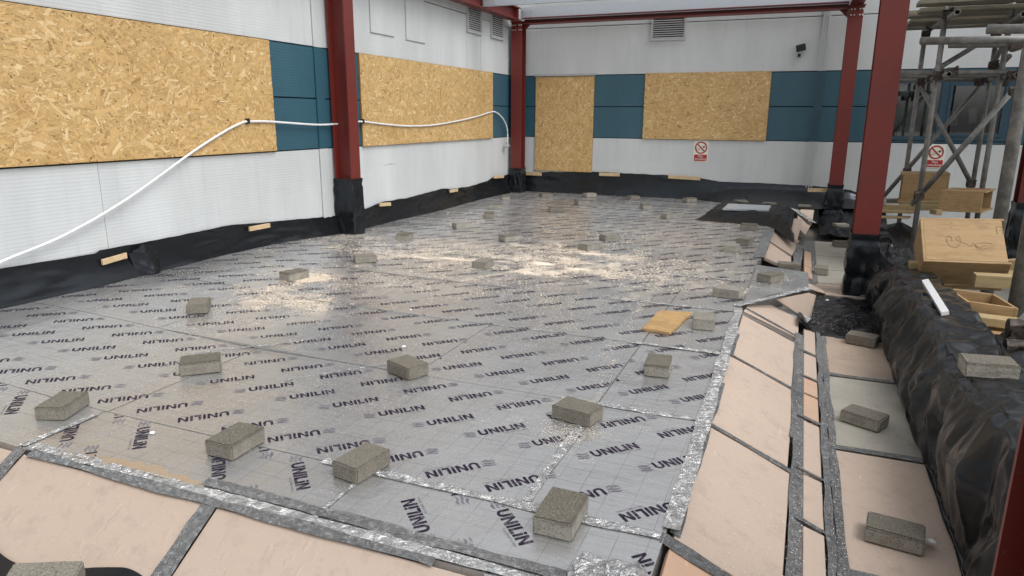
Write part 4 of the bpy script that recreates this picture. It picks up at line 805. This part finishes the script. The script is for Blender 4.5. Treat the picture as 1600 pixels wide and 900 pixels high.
# ------------------------------------------------------------------ sawdust and scraps
rs = np.random.RandomState(4)
PTS = []
def blob(x, y, sx, sy, n, rot=0, s=(.0022, .007)):
    q = F(x, y); a = rs.uniform(-2.4, 2.4, (int(n*5.5), 2)); c_, s_ = math.cos(rot), math.sin(rot)
    for u, v in a:
        X, Y = q.x+1.3*(u*sx*c_-v*sy*s_), q.y+1.3*(u*sx*s_+v*sy*c_)
        pr = 1.7*math.exp(-(u*u+v*v)*.4)-.5+1.1*N3(X*3.2, Y*3.2, 4)+.6*N3(X*11, Y*11, 9)
        if rs.rand() < pr: PTS.append((X, Y, rs.uniform(*s)))
def line(x0, y0, x1, y1, wd, n, s=(.002, .006)):
    a, b = F(x0, y0), F(x1, y1); d = (b-a); nn = Vector((-d.y, d.x, 0)).normalized()
    for i in range(n):
        t_ = rs.rand(); q = a+d*t_+nn*rs.normal(0, wd)*(.5+abs(math.sin(t_*7))); PTS.append((q.x, q.y, rs.uniform(*s)))
n_all = 110000                                                     # thin scatter everywhere, clumped by noise
for i in range(n_all):
    X, Y = rs.uniform(-4.6, -.35), rs.uniform(1.7, 11.5); wgt = (.2+1.6*max(0, N3(X*.9, Y*.7, 0, 3)))*(.35+.9*math.exp(-((Y-5.2)/2.2)**2))
    if Y > 8.5: wgt *= .5
    if Y < 3: wgt *= .6
    if rs.rand() < wgt: PTS.append((X, Y, rs.uniform(.0015, .005)))
for x, y, sx, sy, n, rt in ((470, 437, .09, .07, 3500, .2), (445, 468, .12, .12, 5500, .6), (470, 440, .2, .16, 2200, .2), (440, 470, .25, .24, 3800, .6), (470, 478, .12, .08, 1400, 0), (380, 500, .3, .3, 2200, .8), (840, 412, .3, .16, 3800, .1), (905, 420, .28, .12, 2600, -.2), (830, 425, .14, .06, 1600, 0), (930, 397, .25, .12, 1800, 0), (760, 390, .5, .3, 4200, .3), (680, 405, .55, .16, 3800, .1), (980, 420, .5, .35, 3600, 0), (1000, 380, .6, .4, 2600, 0), (700, 440, .6, .3, 3000, 0), (940, 355, .9, .5, 2600, 0), (540, 440, .5, .4, 2200, .4), (350, 520, .5, .3, 1600, 0), (870, 660, .16, .1, 800, 0), (900, 675, .08, .04, 500, 0), (620, 380, .6, .3, 1600, 0), (330, 605, .5, .3, 900, 0), (1150, 350, .2, .15, 500, 0), (250, 640, .5, .2, 900, 0), (1030, 430, .5, .3, 2200, 0)):
    blob(x, y, sx, sy, n, rt)
for a in ((620, 400, 800, 410, .03, 1500), (800, 382, 960, 400, .04, 1500), (590, 405, 720, 392, .03, 900), (380, 520, 300, 530, .03, 500), (720, 440, 800, 425, .02, 500), (540, 640, 640, 620, .03, 300), (900, 700, 960, 560, .02, 500), (940, 560, 1040, 430, .03, 700)): line(*a)
for X, Y, n in ((.5, 2.55, 260), (.4, 2.45, 200), (.55, 2.9, 60), (.45, 3.9, 160), (.5, 4.9, 220), (-.1, 3.0, 60), (.3, 8, 300)):
    for i in range(n):
        x_, y_ = X+rs.normal(0, .09), Y+rs.normal(0, .16)
        if .28 < x_ < .64: PTS.append((x_, y_, -rs.uniform(.0012, .0035)))
EXTRA = []
for i in range(1500):
    X, Y = rs.uniform(-.25, .09), rs.uniform(2, 5.3); q = SP(X, Y)+SN*.0025; EXTRA.append((q.x, q.y, q.z, rs.uniform(.0008, .0026)))
for i in range(900):
    X, Y = rs.uniform(-2.7, -.8), rs.uniform(1.2, 1.59); q = FP(X, Y)+FN*.0025; EXTRA.append((q.x, q.y, q.z, rs.uniform(.0006, .002)))
for i in range(2600):
    X, Y = rs.uniform(.1, .29), rs.uniform(2, 9); q = Vector((X, Y, max(SP(X, Y).z, ZL)+.012)); EXTRA.append((q.x, q.y, q.z, rs.uniform(.0008, .0035)))
for i in range(500):
    X, Y = rs.uniform(.18, .6), rs.uniform(5.35, 6.6); EXTRA.append((X, Y, -.195, rs.uniform(.001, .004)))
m_v, m_f = [], []
for X, Y, s in PTS:
    z = fz(X, Y)+.004 if s > 0 else ZL+.006; s = abs(s)*(.3+.9*sm((Y-1.8)/4.5))
    if s and z > -.1 and X > -.27 and not (5.65 < Y < 6.4 and X < .12): continue
    a = rs.uniform(0, 6.28); ca, sa = math.cos(a)*s, math.sin(a)*s; k = rs.uniform(.35, 1); i = len(m_v); tz = rs.uniform(-.2, .2)*s
    m_v += [(X+ca, Y+sa, z+tz), (X-sa*k, Y+ca*k, z+s*.15), (X-ca, Y-sa, z-tz), (X+sa*k, Y-ca*k, z)]; m_f.append((i, i+1, i+2, i+3))
for X, Y, z, s in EXTRA:
    a = rs.uniform(0, 6.28); ca, sa = math.cos(a)*s, math.sin(a)*s; i = len(m_v)
    m_v += [(X+ca, Y+sa, z), (X-sa*.6, Y+ca*.6, z+s*.2), (X-ca, Y-sa, z), (X+sa*.6, Y-ca*.6, z)]; m_f.append((i, i+1, i+2, i+3))
mb = MB(); mb.v = m_v; mb.f = m_f; obj('sawdust', mb, 'sawdust', kind='stuff', label='pale sawdust and chippings scattered over the foil', cat='sawdust')
# low sawdust heaps
mb = MB()
for x, y, rx, ry, hh in ((845, 412, .2, .09, .012), (905, 421, .18, .07, .01), (825, 426, .12, .04, .008), (925, 397, .18, .05, .01), (700, 404, .25, .04, .008), (655, 402, .16, .03, .008)):
    q = F(x, y); k = rs.uniform(0, 50)
    mb.grid(18, 8, lambda u, v: (lambda a, rr: (q.x+rx*rr*math.cos(a), q.y+ry*rr*math.sin(a), fz(q.x, q.y)+.0035+hh*(1-v)*(1-v)*(.6+.6*noise.noise(Vector((a, v*3, k))))-.006*v))(u*2*math.pi, v*(1+.45*noise.noise(Vector((math.cos(u*6.283)*1.5, math.sin(u*6.283)*1.5, k))))))
obj('sawdust_heap', mb, 'sawdust', kind='stuff', label='low heaps of sawdust on the foil', cat='sawdust')
for i, (x, y, s, lab) in enumerate(((590, 434, .013, 'white foam crumb left of the sawdust streak'), (642, 425, .013, 'white foam crumb below the pale block'), (642, 485, .014, 'flat white scrap in the middle of the foil'), (631, 543, .018, 'pale yellow chip behind the centre block'), (1390, 848, .02, 'crumbled foam bits by the nearest ledge block'), (1292, 470, .02, 'white crumb on the black pad'), (238, 678, .016, 'torn white foil scrap near the front left block'), (700, 333, .014, 'white scrap by the far left skirt'))):
    q = F(x, y) if i not in (4, 5) else AZ(x+(65 if i == 4 else 0), y, ZL+.02); k = i*3.1
    mb = MB(); mb.grid(8, 6, lambda u, v: (lambda a, b: (q.x+s*.75*math.cos(a)*math.cos(b)*(1+.5*noise.noise(Vector((u*5, v*4, k)))), q.y+s*.7*math.sin(a)*math.cos(b), q.z+.005+s*.28*(math.sin(b)+.3)*(1+.4*noise.noise(Vector((u*6, v*3, k))))))(u*2*math.pi, -.6+v*2.1)); obj('scrap', mb, 'white_scrap', label=lab, cat='scrap', group='scraps on the floor')
# wet brown stain at the front edge
mb = MB(); q0, q1 = F(118, 706), F(330, 755)
mb.grid(70, 4, lambda u, v: (q0.x+(q1.x-q0.x)*u, q0.y+(q1.y-q0.y)*u-.04+(.055*math.sin(math.pi*min(1, u*.9+.08))**.7+.022*noise.noise(Vector((u*9, 0, 1)))+.012*noise.noise(Vector((u*31, 0, 4))))*v, .0065+fz(q0.x, q0.y)*(1-u)))
obj('damp_sawdust', mb, 'damp_dust', kind='stuff', label='damp brown sawdust smeared along the front foam edge', cat='sawdust')
